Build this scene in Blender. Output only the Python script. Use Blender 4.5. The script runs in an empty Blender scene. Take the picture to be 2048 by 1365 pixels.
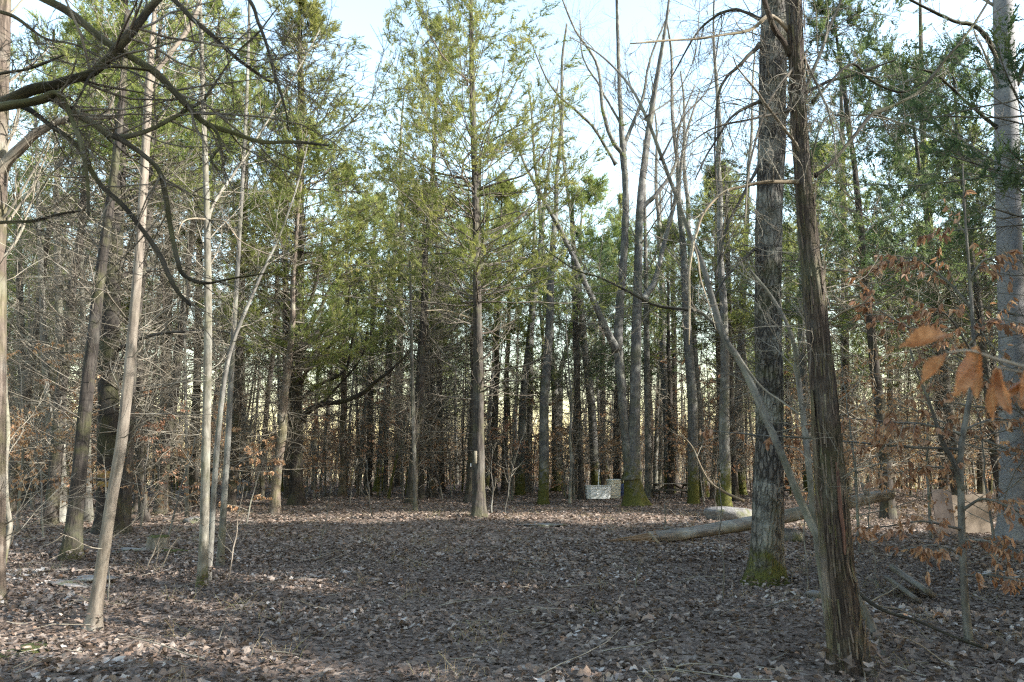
import bpy, math, random
import numpy as np
from mathutils import Vector, Matrix

R = math.radians
scene = bpy.context.scene
col = scene.collection
rng = np.random.default_rng(11)
random.seed(5)

# ------------------------------------------------------------------ camera
F = 1569.0                       # focal length in photo pixels (photo is 2048 wide)
HC = 1.6
PITCH = math.atan((930 - 682.5) / F)
cam_d = bpy.data.cameras.new('camera')
cam_d.sensor_width = 36.0
cam_d.lens = 36.0 * F / 2048
cam_d.clip_start = 0.05
cam_d.clip_end = 20000
cam_d.dof.use_dof = True
cam_d.dof.focus_distance = 18
cam_d.dof.aperture_fstop = 5.0
cam = bpy.data.objects.new('camera', cam_d)
cam.location = (0, 0, HC)
cam.rotation_euler = (R(90) + PITCH, 0, 0)
col.objects.link(cam)
scene.camera = cam

# ------------------------------------------------------------------ light
SUN_EL, SUN_AZ = R(25), R(75)     # azimuth measured from straight behind the camera towards the right
to_sun = Vector((math.sin(SUN_AZ) * math.cos(SUN_EL), -math.cos(SUN_AZ) * math.cos(SUN_EL), math.sin(SUN_EL)))
world = bpy.data.worlds.new('World')
scene.world = world
world.use_nodes = True
wn = world.node_tree
sky = wn.nodes.new('ShaderNodeTexSky')
sky.sky_type = 'NISHITA'
sky.sun_disc = False
sky.sun_elevation = SUN_EL
sky.sun_rotation = math.atan2(to_sun.x, to_sun.y)
sky.air_density = 1.55
sky.dust_density = 1.0
sky.ozone_density = 0.6
bg = wn.nodes['Background']
bg.inputs['Strength'].default_value = 0.15
wn.links.new(sky.outputs[0], bg.inputs[0])
sl = bpy.data.lights.new('sun', 'SUN')
sl.energy = 5.0
sl.angle = R(0.53)
sl.color = (1.0, 0.96, 0.90)
sun = bpy.data.objects.new('sun', sl)
sun.rotation_euler = to_sun.to_track_quat('Z', 'Y').to_euler()
sun.location = (20, -30, 30)
col.objects.link(sun)
vs = scene.view_settings
vs.view_transform = 'Standard'
vs.look = 'None'
vs.gamma = 1
vs.use_curve_mapping = False
vs.exposure = 2.02
scene.cycles.max_bounces = 6
scene.cycles.diffuse_bounces = 3
scene.cycles.glossy_bounces = 2
scene.cycles.transmission_bounces = 3
scene.cycles.use_denoising = False
scene.cycles.use_light_tree = False
scene.cycles.pixel_filter_type = 'BLACKMAN_HARRIS'
scene.cycles.filter_width = 1.25

# ------------------------------------------------------------------ pixel / terrain helpers
CT, ST = math.cos(PITCH), math.sin(PITCH)


def ray(px, py):
    x, y = (px - 1024) / F, (682.5 - py) / F
    return np.array([x, CT - y * ST, ST + y * CT])


def pix(px, py, Y):
    """point seen at photo pixel px,py that stands Y metres in front of the camera; also metres per pixel there"""
    d = ray(px, py)
    t = Y / d[1]
    return np.array([0, 0, HC]) + d * t, t / F


def smooth(a, b, x):
    t = np.clip((x - a) / (b - a), 0, 1)
    return t * t * (3 - 2 * t)


def edge_dist(x, y):
    a = np.arctan2(x, np.maximum(y, 1e-3))
    return 92 - 34 * smooth(0.18, 0.5, np.abs(a + 0.03))


def hgt(x, y):
    x = np.asarray(x, float); y = np.asarray(y, float)
    z = 0.05 * np.sin(x * .31 + 1.3) * np.cos(y * .27 + .4) + 0.03 * np.sin(x * .9 + y * .7) + 0.02 * np.sin(x * 1.7 - y * 1.3 + 2)
    d = np.hypot(x, y)
    front = y > 0
    e = edge_dist(x, y)
    z = z - np.where(front, 9.0 * smooth(e, e + 45, d), 0)
    # a low swell under the sunny strip by the middle cedar
    z = z + .10 * np.exp(-((x + 1) ** 2) / 30 - ((y - 23) ** 2) / 5)
    return z


def ground(px, py):
    d = ray(px, py)
    t = -HC / d[2]
    for _ in range(6):
        t = (float(hgt(d[0] * t, d[1] * t)) - HC) / d[2]
    return np.array([d[0] * t, d[1] * t, HC + d[2] * t])


# ------------------------------------------------------------------ objects
def link(name, me, mat=None, parent=None, loc=None):
    o = bpy.data.objects.new(name, me)
    if mat is not None and me is not None and not me.materials:
        for m in (mat if isinstance(mat, (list, tuple)) else [mat]):
            me.materials.append(m)
    if parent is not None:
        o.parent = parent
    if loc is not None:
        o.location = loc
    col.objects.link(o)
    return o


def tag(o, label=None, cat=None, group=None, kind=None):
    if label: o['label'] = label
    if cat: o['category'] = cat
    if group: o['group'] = group
    if kind: o['kind'] = kind
    return o


def thing(name, label, cat, loc=(0, 0, 0), rz=0, group=None):
    o = bpy.data.objects.new(name, None)
    o.empty_display_size = .2
    o.location = loc
    o.rotation_euler = (0, 0, rz)
    col.objects.link(o)
    return tag(o, label, cat, group)


def copy_tree(root, loc, rz, s, label, group, tilt=(0, 0)):
    r = root.copy()
    r.location = loc
    r.rotation_euler = (tilt[0], tilt[1], rz)
    r.scale = (s[0], s[0], s[1])
    r['label'] = label
    if group: r['group'] = group
    col.objects.link(r)
    for ch in root.children:
        c = ch.copy()
        c.parent = r
        col.objects.link(c)
    return r


# ------------------------------------------------------------------ mesh builder
def unit(v):
    return v / np.maximum(np.linalg.norm(v, axis=-1, keepdims=True), 1e-9)


class G:
    def __init__(s):
        s.v, s.q, s.t, s.bk, s.rn, s.n = [], [], [], [], [], 0

    def add(s, v, q=None, t=None, bk=None, rn=None):
        v = np.asarray(v, np.float32).reshape(-1, 3)
        n = len(v)
        s.v.append(v)
        if q is not None and len(q): s.q.append(np.asarray(q, np.int64).reshape(-1, 4) + s.n)
        if t is not None and len(t): s.t.append(np.asarray(t, np.int64).reshape(-1, 3) + s.n)
        s.bk.append(np.asarray(bk, np.float32).reshape(-1, 3) if bk is not None else v.copy())
        s.rn.append(np.broadcast_to(np.asarray(rn if rn is not None else 0.5, np.float32), (n,)).copy())
        s.n += n

    def tubes(s, P, Rr, sides=3, relief=None, cap=False):
        """P (B,N,3) centre lines, Rr (B,N) radii"""
        P = np.asarray(P, float); Rr = np.asarray(Rr, float)
        if P.ndim == 2: P = P[None]; Rr = Rr[None]
        B, N, _ = P.shape
        if B == 0: return
        T = unit(np.gradient(P, axis=1))
        d = unit(P[:, -1] - P[:, 0])
        ref = np.where(np.abs(d[:, 2:3]) > .6, np.array([[1., 0, 0]]), np.array([[0, 0, 1.]]))
        Nn = unit(np.cross(T, ref[:, None, :]))
        Bn = np.cross(T, Nn)
        a = np.arange(sides) * 2 * np.pi / sides
        ca, sa = np.cos(a), np.sin(a)
        seg = np.linalg.norm(np.diff(P, axis=1), axis=2)
        ln = np.concatenate([np.zeros((B, 1)), np.cumsum(seg, 1)], 1)
        rad = np.repeat(Rr[:, :, None], sides, 2)
        if relief is not None:
            rad = relief(rad, a, ln)
        V = P[:, :, None, :] + rad[..., None] * (Nn[:, :, None, :] * ca[None, None, :, None] + Bn[:, :, None, :] * sa[None, None, :, None])
        off = rng.uniform(0, 40, (B, 1, 1))
        bk = np.stack([Rr[:, :, None] * ca + off, Rr[:, :, None] * sa + off * .7, np.repeat(ln[:, :, None], sides, 2) + off], -1)
        i = np.arange(N - 1)[:, None] * sides
        j = np.arange(sides)[None, :]
        k = (j + 1) % sides
        f = np.stack([i + j, i + k, i + sides + k, i + sides + j], -1).reshape(-1, 4)
        f = (f[None] + (np.arange(B) * N * sides)[:, None, None]).reshape(-1, 4)
        rn = np.repeat(rng.uniform(0, 1, B), N * sides)
        t = None
        if cap:
            t = []
            for b in range(B):
                o = b * N * sides + (N - 1) * sides
                t += [(o, o + m, o + m + 1) for m in range(1, sides - 1)]
                o = b * N * sides
                t += [(o, o + m + 1, o + m) for m in range(1, sides - 1)]
        s.add(V, f, t, bk, rn)

    def box(s, c, size, rot=None, bev=0, rn=.5):
        """a box with chamfered vertical and horizontal edges"""
        x, y, z = np.array(size) / 2.0
        b = min(bev, x * .9, y * .9, z * .9) if bev else min(x, y, z) * .08
        v = []
        for sx in (-1, 1):
            for sy in (-1, 1):
                for sz in (-1, 1):
                    v += [(sx * (x - b), sy * (y - b), sz * z), (sx * (x - b), sy * y, sz * (z - b)), (sx * x, sy * (y - b), sz * (z - b))]
        me = hull_cache(tuple(v))
        V = np.array(v)
        if rot is not None: V = V @ np.array(rot).T
        s.add(V + np.array(c), None, me, V * 1.0, rn)

    def mesh(s, name, smooth_=True):
        me = bpy.data.meshes.new(name)
        V = np.concatenate(s.v)
        q = np.concatenate(s.q) if s.q else np.zeros((0, 4), np.int64)
        t = np.concatenate(s.t) if s.t else np.zeros((0, 3), np.int64)
        me.vertices.add(len(V))
        me.vertices.foreach_set('co', V.ravel())
        me.loops.add(q.size + t.size)
        me.loops.foreach_set('vertex_index', np.concatenate([q.ravel(), t.ravel()]).astype(np.int32))
        me.polygons.add(len(q) + len(t))
        ls = np.concatenate([np.arange(len(q)) * 4, q.size + np.arange(len(t)) * 3]).astype(np.int32)
        me.polygons.foreach_set('loop_start', ls)
        me.polygons.foreach_set('use_smooth', np.full(len(q) + len(t), bool(smooth_)))
        a = me.attributes.new('bk', 'FLOAT_VECTOR', 'POINT')
        a.data.foreach_set('vector', np.concatenate(s.bk).ravel())
        a = me.attributes.new('rnd', 'FLOAT', 'POINT')
        a.data.foreach_set('value', np.concatenate(s.rn))
        me.update(calc_edges=True)
        return me

    def build(s, name, mat, parent=None, loc=None, smooth_=True):
        return link(name, s.mesh(name, smooth_), mat, parent, loc)


_hc = {}


def hull_cache(v):
    if len(v) not in _hc:
        # topology of the chamfered box comes from one reference hull, the order of its points is always the same
        import bmesh
        bm = bmesh.new()
        ref = []
        x, y, z, b = 1, 1, 1, .2
        for sx in (-1, 1):
            for sy in (-1, 1):
                for sz in (-1, 1):
                    ref += [(sx * (x - b), sy * (y - b), sz * z), (sx * (x - b), sy * y, sz * (z - b)), (sx * x, sy * (y - b), sz * (z - b))]
        vs_ = [bm.verts.new(p) for p in ref]
        bm.verts.index_update()
        bmesh.ops.convex_hull(bm, input=vs_)
        bmesh.ops.recalc_face_normals(bm, faces=bm.faces)
        bmesh.ops.triangulate(bm, faces=bm.faces)
        bm.verts.index_update()
        _hc[len(v)] = [[w.index for w in f.verts] for f in bm.faces]
        bm.free()
    return _hc[len(v)]


def catmull(p, n):
    p = np.asarray(p, float)
    if len(p) == 2:
        return p[0] + (p[1] - p[0]) * np.linspace(0, 1, n)[:, None]
    e = np.vstack([2 * p[0] - p[1], p, 2 * p[-1] - p[-2]])
    u = np.linspace(0, len(p) - 1, n)
    i = np.minimum(u.astype(int), len(p) - 2)
    f = (u - i)[:, None]
    a, b, c, d = e[i], e[i + 1], e[i + 2], e[i + 3]
    return .5 * (2 * b + (c - a) * f + (2 * a - 5 * b + 4 * c - d) * f ** 2 + (3 * b - a - 3 * c + d) * f ** 3)


# ------------------------------------------------------------------ materials
class NT:
    def __init__(s, name):
        s.m = bpy.data.materials.new(name)
        s.m.use_nodes = True
        s.t = s.m.node_tree
        s.b = s.t.nodes['Principled BSDF']
        s.out = s.t.nodes['Material Output']
        s.b.inputs['Roughness'].default_value = .85
        s.b.inputs['Specular IOR Level'].default_value = .25

    def n(s, typ, ins=None, **kw):
        x = s.t.nodes.new(typ)
        for k, v in kw.items(): setattr(x, k, v)
        for k, v in (ins or {}).items():
            if hasattr(v, 'is_linked') or isinstance(v, bpy.types.NodeSocket): s.t.links.new(v, x.inputs[k])
            else: x.inputs[k].default_value = v
        return x

    def ramp(s, fac, stops):
        x = s.n('ShaderNodeValToRGB', {0: fac})
        e = x.color_ramp.elements
        while len(e) < len(stops): e.new(.5)
        for el, (p, c) in zip(e, stops):
            el.position = p
            el.color = (*c, 1) if len(c) == 3 else c
        return x.outputs[0]

    def mix(s, fac, a, b, mode='MIX'):
        x = s.n('ShaderNodeMix', data_type='RGBA', blend_type=mode)
        for k, v in ((0, fac), (6, a), (7, b)):
            if isinstance(v, bpy.types.NodeSocket): s.t.links.new(v, x.inputs[k])
            else: x.inputs[k].default_value = v if k == 0 else (*v, 1)
        return x.outputs[2]

    def math(s, op, a, b=0.0, c=None):
        x = s.n('ShaderNodeMath', operation=op)
        for k, v in enumerate((a, b) if c is None else (a, b, c)):
            if isinstance(v, bpy.types.NodeSocket): s.t.links.new(v, x.inputs[k])
            else: x.inputs[k].default_value = v
        return x.outputs[0]

    def attr(s, name, o='Vector'):
        return s.n('ShaderNodeAttribute', attribute_name=name).outputs[o]

    def noise(s, vec, scale, detail=4, rough=.6, dist=0):
        return s.n('ShaderNodeTexNoise', {'Vector': vec, 'Scale': scale, 'Detail': detail, 'Roughness': rough, 'Distortion': dist}).outputs[0]

    def mapv(s, vec, sc):
        return s.n('ShaderNodeMapping', {0: vec, 3: sc}).outputs[0]

    def bump(s, h, strength, dist):
        x = s.n('ShaderNodeBump', {'Height': h, 'Strength': strength, 'Distance': dist})
        s.t.links.new(x.outputs[0], s.b.inputs['Normal'])

    def base(s, c):
        s.t.links.new(c, s.b.inputs['Base Color'])

    def objrnd(s):
        return s.n('ShaderNodeObjectInfo').outputs['Random']


def bark(name, dark, mid, light, fibre=22, stretch=7, bump=.6, dist=.02, plates=0, moss=0, moss_low=0, lichen=.2, low_h=.9):
    k = NT(name)
    v = k.attr('bk')
    oc = k.n('ShaderNodeTexCoord').outputs['Object']
    n1 = k.noise(k.mapv(v, (1, 1, 1 / stretch)), fibre, 6, .68, .4)
    h = n1
    c = k.ramp(n1, [(.28, dark), (.5, mid), (.72, light)])
    if plates:
        wv = k.n('ShaderNodeVectorMath', {0: k.mapv(v, (1, 1, .24)), 1: k.n('ShaderNodeVectorMath', {0: k.n('ShaderNodeTexNoise', {'Vector': v, 'Scale': 14.0, 'Detail': 4.0}).outputs[1], 1: (.06, .06, .03)}, operation='MULTIPLY').outputs[0]}, operation='ADD').outputs[0]
        vo = k.n('ShaderNodeTexVoronoi', {'Vector': wv, 'Scale': plates, 'Randomness': 1.0}, feature='DISTANCE_TO_EDGE').outputs[0]
        e = k.n('ShaderNodeMapRange', {0: vo, 1: 0.0, 2: .22}).outputs[0]
        c = k.mix(e, tuple(x * .8 for x in dark), c)
        h = k.math('ADD', k.math('MULTIPLY', e, .8), k.math('MULTIPLY', n1, .5))
    big = k.noise(v, 2.3, 4, .6)
    c = k.mix(k.math('MULTIPLY', k.ramp(big, [(.5, (0, 0, 0)), (.66, (1, 1, 1))]), lichen), c, (.36, .36, .31))
    if moss:
        mm = k.ramp(k.noise(v, 1.7, 5, .65), [(.52 - .12 * moss, (0, 0, 0)), (.62, (1, 1, 1))])
        c = k.mix(k.math('MULTIPLY', mm, .75 * moss), c, (.095, .105, .025))
    if moss_low:
        z = k.n('ShaderNodeSeparateXYZ', {0: oc}).outputs[2]
        zz = k.n('ShaderNodeMapRange', {0: z, 1: low_h, 2: .05}).outputs[0]
        mm = k.ramp(k.math('ADD', k.math('MULTIPLY', zz, .38), k.math('MULTIPLY', k.noise(oc, 4.5, 8, .7, .6), .8)), [(.56, (0, 0, 0)), (.70, (1, 1, 1))])
        c = k.mix(k.math('MULTIPLY', mm, moss_low), c, k.ramp(k.noise(oc, 22, 5, .7), [(.35, (.030, .034, .008)), (.7, (.088, .086, .016))]))
    hv = k.n('ShaderNodeHueSaturation', {'Value': k.math('ADD', k.math('MULTIPLY', k.objrnd(), .5), .75), 'Color': c}).outputs[0]
    k.base(hv)
    k.bump(h, bump, dist)
    k.b.inputs['Roughness'].default_value = .9
    return k.m


def leafy(name, stops, trans=.35, hue=.0, tcol=1.4):
    k = NT(name)
    c = k.ramp(k.attr('rnd', 'Fac'), stops)
    c = k.n('ShaderNodeHueSaturation', {'Value': k.math('ADD', k.math('MULTIPLY', k.objrnd(), .4), .8),
                                        'Hue': k.math('ADD', k.math('MULTIPLY', k.objrnd(), hue), .5 - hue / 2), 'Color': c}).outputs[0]
    k.base(c)
    k.b.inputs['Roughness'].default_value = .6
    tr = k.n('ShaderNodeBsdfTranslucent', {'Color': k.mix(1.0, c, (tcol, tcol, tcol * .8), 'MULTIPLY')})
    mx = k.n('ShaderNodeMixShader', {0: trans, 1: k.b.outputs[0], 2: tr.outputs[0]})
    k.t.links.new(mx.outputs[0], k.out.inputs[0])
    return k.m


M = {}
M['cedar'] = bark('cedar_bark', (.02, .016, .012), (.075, .058, .045), (.16, .128, .102), 26, 10, .9, .03, moss=.35, lichen=.2)
M['cedar_dark'] = bark('dark_cedar_bark', (.012, .010, .009), (.036, .030, .025), (.082, .070, .058), 24, 9, .9, .03, moss=.25, lichen=.08)
M['cedar_shaded'] = bark('shaded_cedar_bark', (.008, .007, .006), (.022, .018, .015), (.052, .044, .036), 24, 9, .9, .03, moss=.3, lichen=.05)  # darker copy of the dark cedar bark, shade put into its colour
M['cedar_hero'] = bark('shaggy_cedar_bark', (.011, .008, .006), (.055, .040, .030), (.155, .118, .09), 44, 11, 1.0, .04, moss=.4, lichen=.15)
M['grey'] = bark('grey_bark', (.030, .028, .025), (.082, .077, .067), (.16, .152, .135), 20, 4, .6, .015, moss=.28, lichen=.3)
M['oak'] = bark('furrowed_bark', (.018, .016, .014), (.080, .071, .061), (.175, .16, .14), 34, 6, 1.0, .03, plates=17, moss=.3, moss_low=1, lichen=.3, low_h=.75)
M['twin'] = bark('mossy_grey_bark', (.026, .025, .023), (.076, .073, .068), (.155, .151, .142), 20, 4, .7, .02, moss=.28, moss_low=1, lichen=.3, low_h=2.8)
M['tan'] = bark('tan_bark', (.06, .05, .04), (.165, .138, .11), (.27, .235, .19), 22, 6, .6, .01, moss=.08, lichen=.25)
M['pale'] = bark('pale_bark', (.04, .036, .028), (.125, .114, .09), (.22, .20, .165), 24, 4, .55, .01, moss=.3, moss_low=.9, lichen=.35, low_h=.5)
M['silver'] = bark('silver_bark', (.09, .088, .09), (.165, .163, .165), (.26, .255, .255), 16, .35, .35, .008, moss=.1, lichen=.25)
M['limb'] = bark('shaded_mossy_limb_bark', (.010, .009, .007), (.03, .026, .020), (.07, .063, .046), 30, 6, .8, .01, moss=.45, lichen=.12)  # mossy bark, darkened in colour to stand in for shade on overhanging limbs
M['dead'] = bark('bare_dead_wood', (.06, .046, .03), (.155, .122, .082), (.27, .222, .155), 40, 12, .7, .008, moss=.2, lichen=.2)
M['twig'] = bark('twig_bark', (.06, .052, .04), (.135, .118, .09), (.24, .215, .17), 20, 5, .2, .004, lichen=.2)
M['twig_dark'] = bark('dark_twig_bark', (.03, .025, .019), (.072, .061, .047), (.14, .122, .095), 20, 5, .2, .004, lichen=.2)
M['log'] = bark('weathered_log', (.03, .025, .021), (.105, .092, .078), (.21, .19, .168), 28, 12, .9, .02, moss=.2, lichen=.3)
M['split'] = bark('split_wood', (.05, .03, .018), (.17, .105, .058), (.30, .21, .13), 40, 16, .8, .01, lichen=.1)
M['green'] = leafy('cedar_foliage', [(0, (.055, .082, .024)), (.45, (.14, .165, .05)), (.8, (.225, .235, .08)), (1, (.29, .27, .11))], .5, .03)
M['green_dark'] = leafy('shaded_cedar_foliage', [(0, (.030, .056, .028)), (.5, (.068, .100, .046)), (1, (.13, .15, .06))], .45, .03)  # darker copy of the cedar foliage, its shade put into the green
M['beech'] = leafy('dry_beech_leaf', [(0, (.16, .085, .048)), (.5, (.33, .185, .105)), (1, (.50, .34, .22))], .45, .02, 1.3)

# ------------------------------------------------------------------ setting: ground, lake, sky
def ground_material():
    k = NT('forest_floor')
    oc = k.n('ShaderNodeTexCoord').outputs['Object']
    vo = k.n('ShaderNodeTexVoronoi', {'Vector': oc, 'Scale': 11.0, 'Randomness': 1.0})
    n1 = k.noise(oc, 9, 6, .7)
    n2 = k.noise(oc, .5, 4, .6)
    n3 = k.noise(oc, 34, 4, .7)
    c = k.ramp(n3, [(.25, (.045, .031, .022)), (.5, (.15, .112, .084)), (.75, (.26, .205, .165))])
    c2 = k.ramp(k.n('ShaderNodeSeparateColor', {0: vo.outputs['Color']}).outputs[0], [(0, (.04, .027, .02)), (.5, (.15, .105, .08)), (.85, (.22, .17, .135)), (1, (.32, .26, .21))])
    c = k.mix(.6, c, c2)
    c = k.mix(k.ramp(n2, [(.4, (0, 0, 0)), (.7, (.3, .3, .3))]), c, (.09, .066, .05))
    k.base(c)
    k.bump(k.math('ADD', k.math('MULTIPLY', n1, .6), vo.outputs['Distance']), .9, .05)
    return k.m


M['ground'] = ground_material()
ys = np.concatenate([-np.geomspace(2, 900, 26)[::-1] , np.linspace(-1.5, 60, 130), np.linspace(61, 150, 50), np.geomspace(155, 1500, 14)])
xs = np.concatenate([-np.geomspace(62, 1500, 14)[::-1], np.linspace(-60, -14.5, 50), np.linspace(-14, 14, 76), np.linspace(14.5, 60, 50), np.geomspace(62, 1500, 14)])
XX, YY = np.meshgrid(xs, ys)
ZZ = hgt(XX, YY)
g = G()
nx, ny = len(xs), len(ys)
i = (np.arange(ny - 1)[:, None] * nx + np.arange(nx - 1)[None]).ravel()
g.add(np.stack([XX, YY, ZZ], -1), np.stack([i, i + 1, i + 1 + nx, i + nx], -1))
ground_o = tag(g.build('ground', M['ground']), kind='structure')

k = NT('lake_water')
k.b.inputs['Base Color'].default_value = (.05, .07, .08, 1)
k.b.inputs['Roughness'].default_value = .12
k.b.inputs['Specular IOR Level'].default_value = .5
k.bump(k.noise(k.n('ShaderNodeTexCoord').outputs['Object'], .8, 3, .5), .15, .1)
M['water'] = k.m
g = G()
g.add([(-9000, 20, -5.5), (9000, 20, -5.5), (9000, 9000, -5.5), (-9000, 9000, -5.5)], [(0, 1, 2, 3)])
tag(g.build('lake', M['water']), kind='structure')


# ------------------------------------------------------------------ tree growing
def kids(P, Rr, n, t0, t1, L, ang, N, up=0., wob=.12, rr=.5, rend=.35, Lj=.4, angj=.15, tl=.5, rmin=.004, rmax=9, flat=0., out=0.):
    B, K, _ = P.shape
    t = rng.uniform(t0, t1, (B, n))
    u = t * (K - 1)
    i = np.minimum(u.astype(int), K - 2)
    f = (u - i)[..., None]
    b = np.arange(B)[:, None]
    pos = P[b, i] * (1 - f) + P[b, i + 1] * f
    tan = unit(P[b, i + 1] - P[b, i])
    rad = Rr[b, i] * (1 - f[..., 0]) + Rr[b, i + 1] * f[..., 0]
    rv = rng.normal(0, 1, (B, n, 3))
    rv[..., 2] *= (1 - flat)
    if out: rv = unit(rv)
    perp = unit(rv - tan * (rv * tan).sum(-1, keepdims=True))
    a = ang + angj * rng.normal(0, 1, (B, n, 1))
    d = tan * np.cos(a) + perp * np.sin(a)
    L = np.broadcast_to(np.asarray(L, float), (B,))[:, None] * (1 - tl * t) * rng.uniform(1 - Lj, 1 + Lj, (B, n))
    d = d.reshape(-1, 3); L = L.ravel(); pos = pos.reshape(-1, 3)
    return grow(pos, d, L, np.clip(rad.ravel() * rr, rmin, rmax), N, up, wob, rend)


def grow(pos, d, L, r0, N, up=0., wob=.12, rend=.35):
    n = len(pos)
    out = np.empty((n, N, 3))
    out[:, 0] = pos
    st = (np.asarray(L) / (N - 1))[:, None]
    for s_ in range(1, N):
        d = d + rng.normal(0, wob, (n, 3))
        d[:, 2] += up
        d = unit(d)
        out[:, s_] = out[:, s_ - 1] + d * st
    Rr = np.asarray(r0)[:, None] * np.linspace(1, rend, N)[None]
    return out, Rr


SPR = []
_r = np.random.default_rng(3)
for q_ in range(25):                       # a feathery tuft of short blades round a stalk, about one unit long
    x0 = .9 * q_ / 25
    th_ = q_ * 2.4 + _r.uniform(-.5, .5)
    fl = .55                                # flatter across than tall
    a_ = _r.uniform(.3, 1.15)
    ln_ = (.36 - .20 * x0) * _r.uniform(.5, 1.25)
    y0_, z0_ = _r.normal(0, .07), _r.normal(0, .05)
    dx, dy, dz = math.cos(a_), math.sin(a_) * math.cos(th_), math.sin(a_) * math.sin(th_) * fl
    w_ = .039
    SPR.append([(x0, y0_ - w_, z0_ + w_ * .5), (x0, y0_ + w_, z0_ - w_ * .5), (x0 + dx * ln_, y0_ + dy * ln_, z0_ + dz * ln_)])
SPR = np.array(SPR)


def sprays(g, pos, d, size, rn, tmpl=None):
    tm = SPR if tmpl is None else tmpl
    n = len(pos)
    if n == 0: return
    d = unit(d)
    rv = rng.normal(0, .55, (n, 3)); rv[:, 2] += .9
    z = unit(rv - d * (rv * d).sum(-1, keepdims=True))
    y = np.cross(z, d)
    K = len(tm)
    T = tm.reshape(-1, 3)
    V = pos[:, None] + size[:, None, None] * (T[None, :, 0:1] * d[:, None] + T[None, :, 1:2] * y[:, None] + T[None, :, 2:3] * z[:, None])
    idx = np.arange(n * K * 3).reshape(-1, 3)
    g.add(V.reshape(-1, 3), None, idx, None, np.repeat(rn, K * 3))


def spray_on(g, P, n, t0, t1, size, along=1., spread=.8, lift=.1):
    B, K, _ = P.shape
    t = rng.uniform(t0, t1, (B, n))
    u = t * (K - 1)
    i = np.minimum(u.astype(int), K - 2)
    f = (u - i)[..., None]
    b = np.arange(B)[:, None]
    pos = P[b, i] * (1 - f) + P[b, i + 1] * f
    d = unit(P[b, i + 1] - P[b, i]) * along + rng.normal(0, spread, (B, n, 3))
    d[..., 2] += lift
    clump = rng.uniform(0, 1, (B, 1))
    rn = np.clip(clump * .6 + rng.uniform(0, .4, (B, n)), 0, 1)
    sprays(g, pos.reshape(-1, 3), d.reshape(-1, 3), .85 * size * rng.uniform(.6, 1.3, B * n), rn.ravel())


_l = []
LEAF = np.array([(0, 0, 0), (.32, .185, .07), (.68, .15, .02), (1, 0, -.12), (.68, -.15, .02), (.32, -.185, .07), (.34, 0, -.03), (.68, 0, -.07)])
LEAF_T = np.array([(0, 6, 1), (0, 5, 6), (1, 6, 7), (1, 7, 2), (5, 4, 7), (5, 7, 6), (2, 7, 3), (7, 4, 3)])


def leaves(g, pos, d, size, rn):
    n = len(pos)
    d = unit(d)
    rv = rng.normal(0, 1, (n, 3))
    z = unit(rv - d * (rv * d).sum(-1, keepdims=True))
    y = np.cross(z, d)
    V = pos[:, None] + size[:, None, None] * (LEAF[None, :, 0:1] * d[:, None] + LEAF[None, :, 1:2] * y[:, None] + LEAF[None, :, 2:3] * z[:, None] * rng.uniform(.3, 2.2, (n, 1, 1)))
    t = (LEAF_T[None] + (np.arange(n) * 8)[:, None, None]).reshape(-1, 3)
    g.add(V.reshape(-1, 3), None, t, None, np.repeat(rn, 8))


def bark_relief(amp, lobes=0, flare=0., flare_h=.5, ridge=16, seed=0):
    """returns a function giving a trunk its ridges, its flare and its root lobes"""
    r_ = np.random.default_rng(abs(int(seed)))
    ph = r_.uniform(0, 6.28, 40)

    def fn(rad, a, ln):
        A = a[None, None, :]
        Lh = ln[:, :, None]
        tw = .16 * np.sin(Lh * .7 + ph[0]) + .05 * np.sin(Lh * 2.7 + ph[1]) + .05 * np.sin(Lh * 6.3 + A * 2 + ph[30])
        rel = np.zeros_like(rad)
        for q, kf in enumerate((ridge, int(ridge * 1.6), int(ridge * .5) + 1)):
            s_ = np.sin(A * kf + ph[2 + q] + tw * kf * .6 + 1.3 * np.sin(Lh * (2.2 + q) + ph[6 + q]) + .8 * np.sin(Lh * (7.1 + 2 * q) + A * 2 + ph[10 + q]))
            rel += np.abs(s_) * (1, .6, .8)[q] * (.55 + .45 * np.sin(Lh * (3.1 + q * 1.7) + A * (3 + q) + ph[25 + q]))
        rel = (rel / 2.4 - .5) * amp
        low = .5 * np.sin(A * 2 + ph[20] + Lh * .5) + .35 * np.sin(A * 3 + ph[21] - Lh * .8)
        rel = rel + low * amp * .9
        out_ = rad + rel
        if flare:
            fl = np.exp(-Lh / flare_h)
            lb = (1 + .55 * np.sin(A * lobes + ph[22]) + .3 * np.sin(A * (lobes + 2) + ph[23])) if lobes else 1
            out_ = out_ + rad * flare * fl * lb
        return out_
    return fn


def trunk_line(h, lean=.3, wob=.06, N=16, lean_dir=None):
    z = np.linspace(0, h, N)
    a = rng.uniform(0, 6.28) if lean_dir is None else lean_dir
    x = lean * (z / h) ** 1.4 * math.cos(a) + np.cumsum(rng.normal(0, wob, N)) * np.minimum(z / 2, 1) * .5
    y = lean * (z / h) ** 1.4 * math.sin(a) + np.cumsum(rng.normal(0, wob, N)) * np.minimum(z / 2, 1) * .5
    return np.stack([x - x[0], y - y[0], z - .15], -1)


def at_height(P, z):
    return np.stack([np.interp(z, P[:, 2], P[:, 0]), np.interp(z, P[:, 2], P[:, 1]), z], -1)


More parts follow.
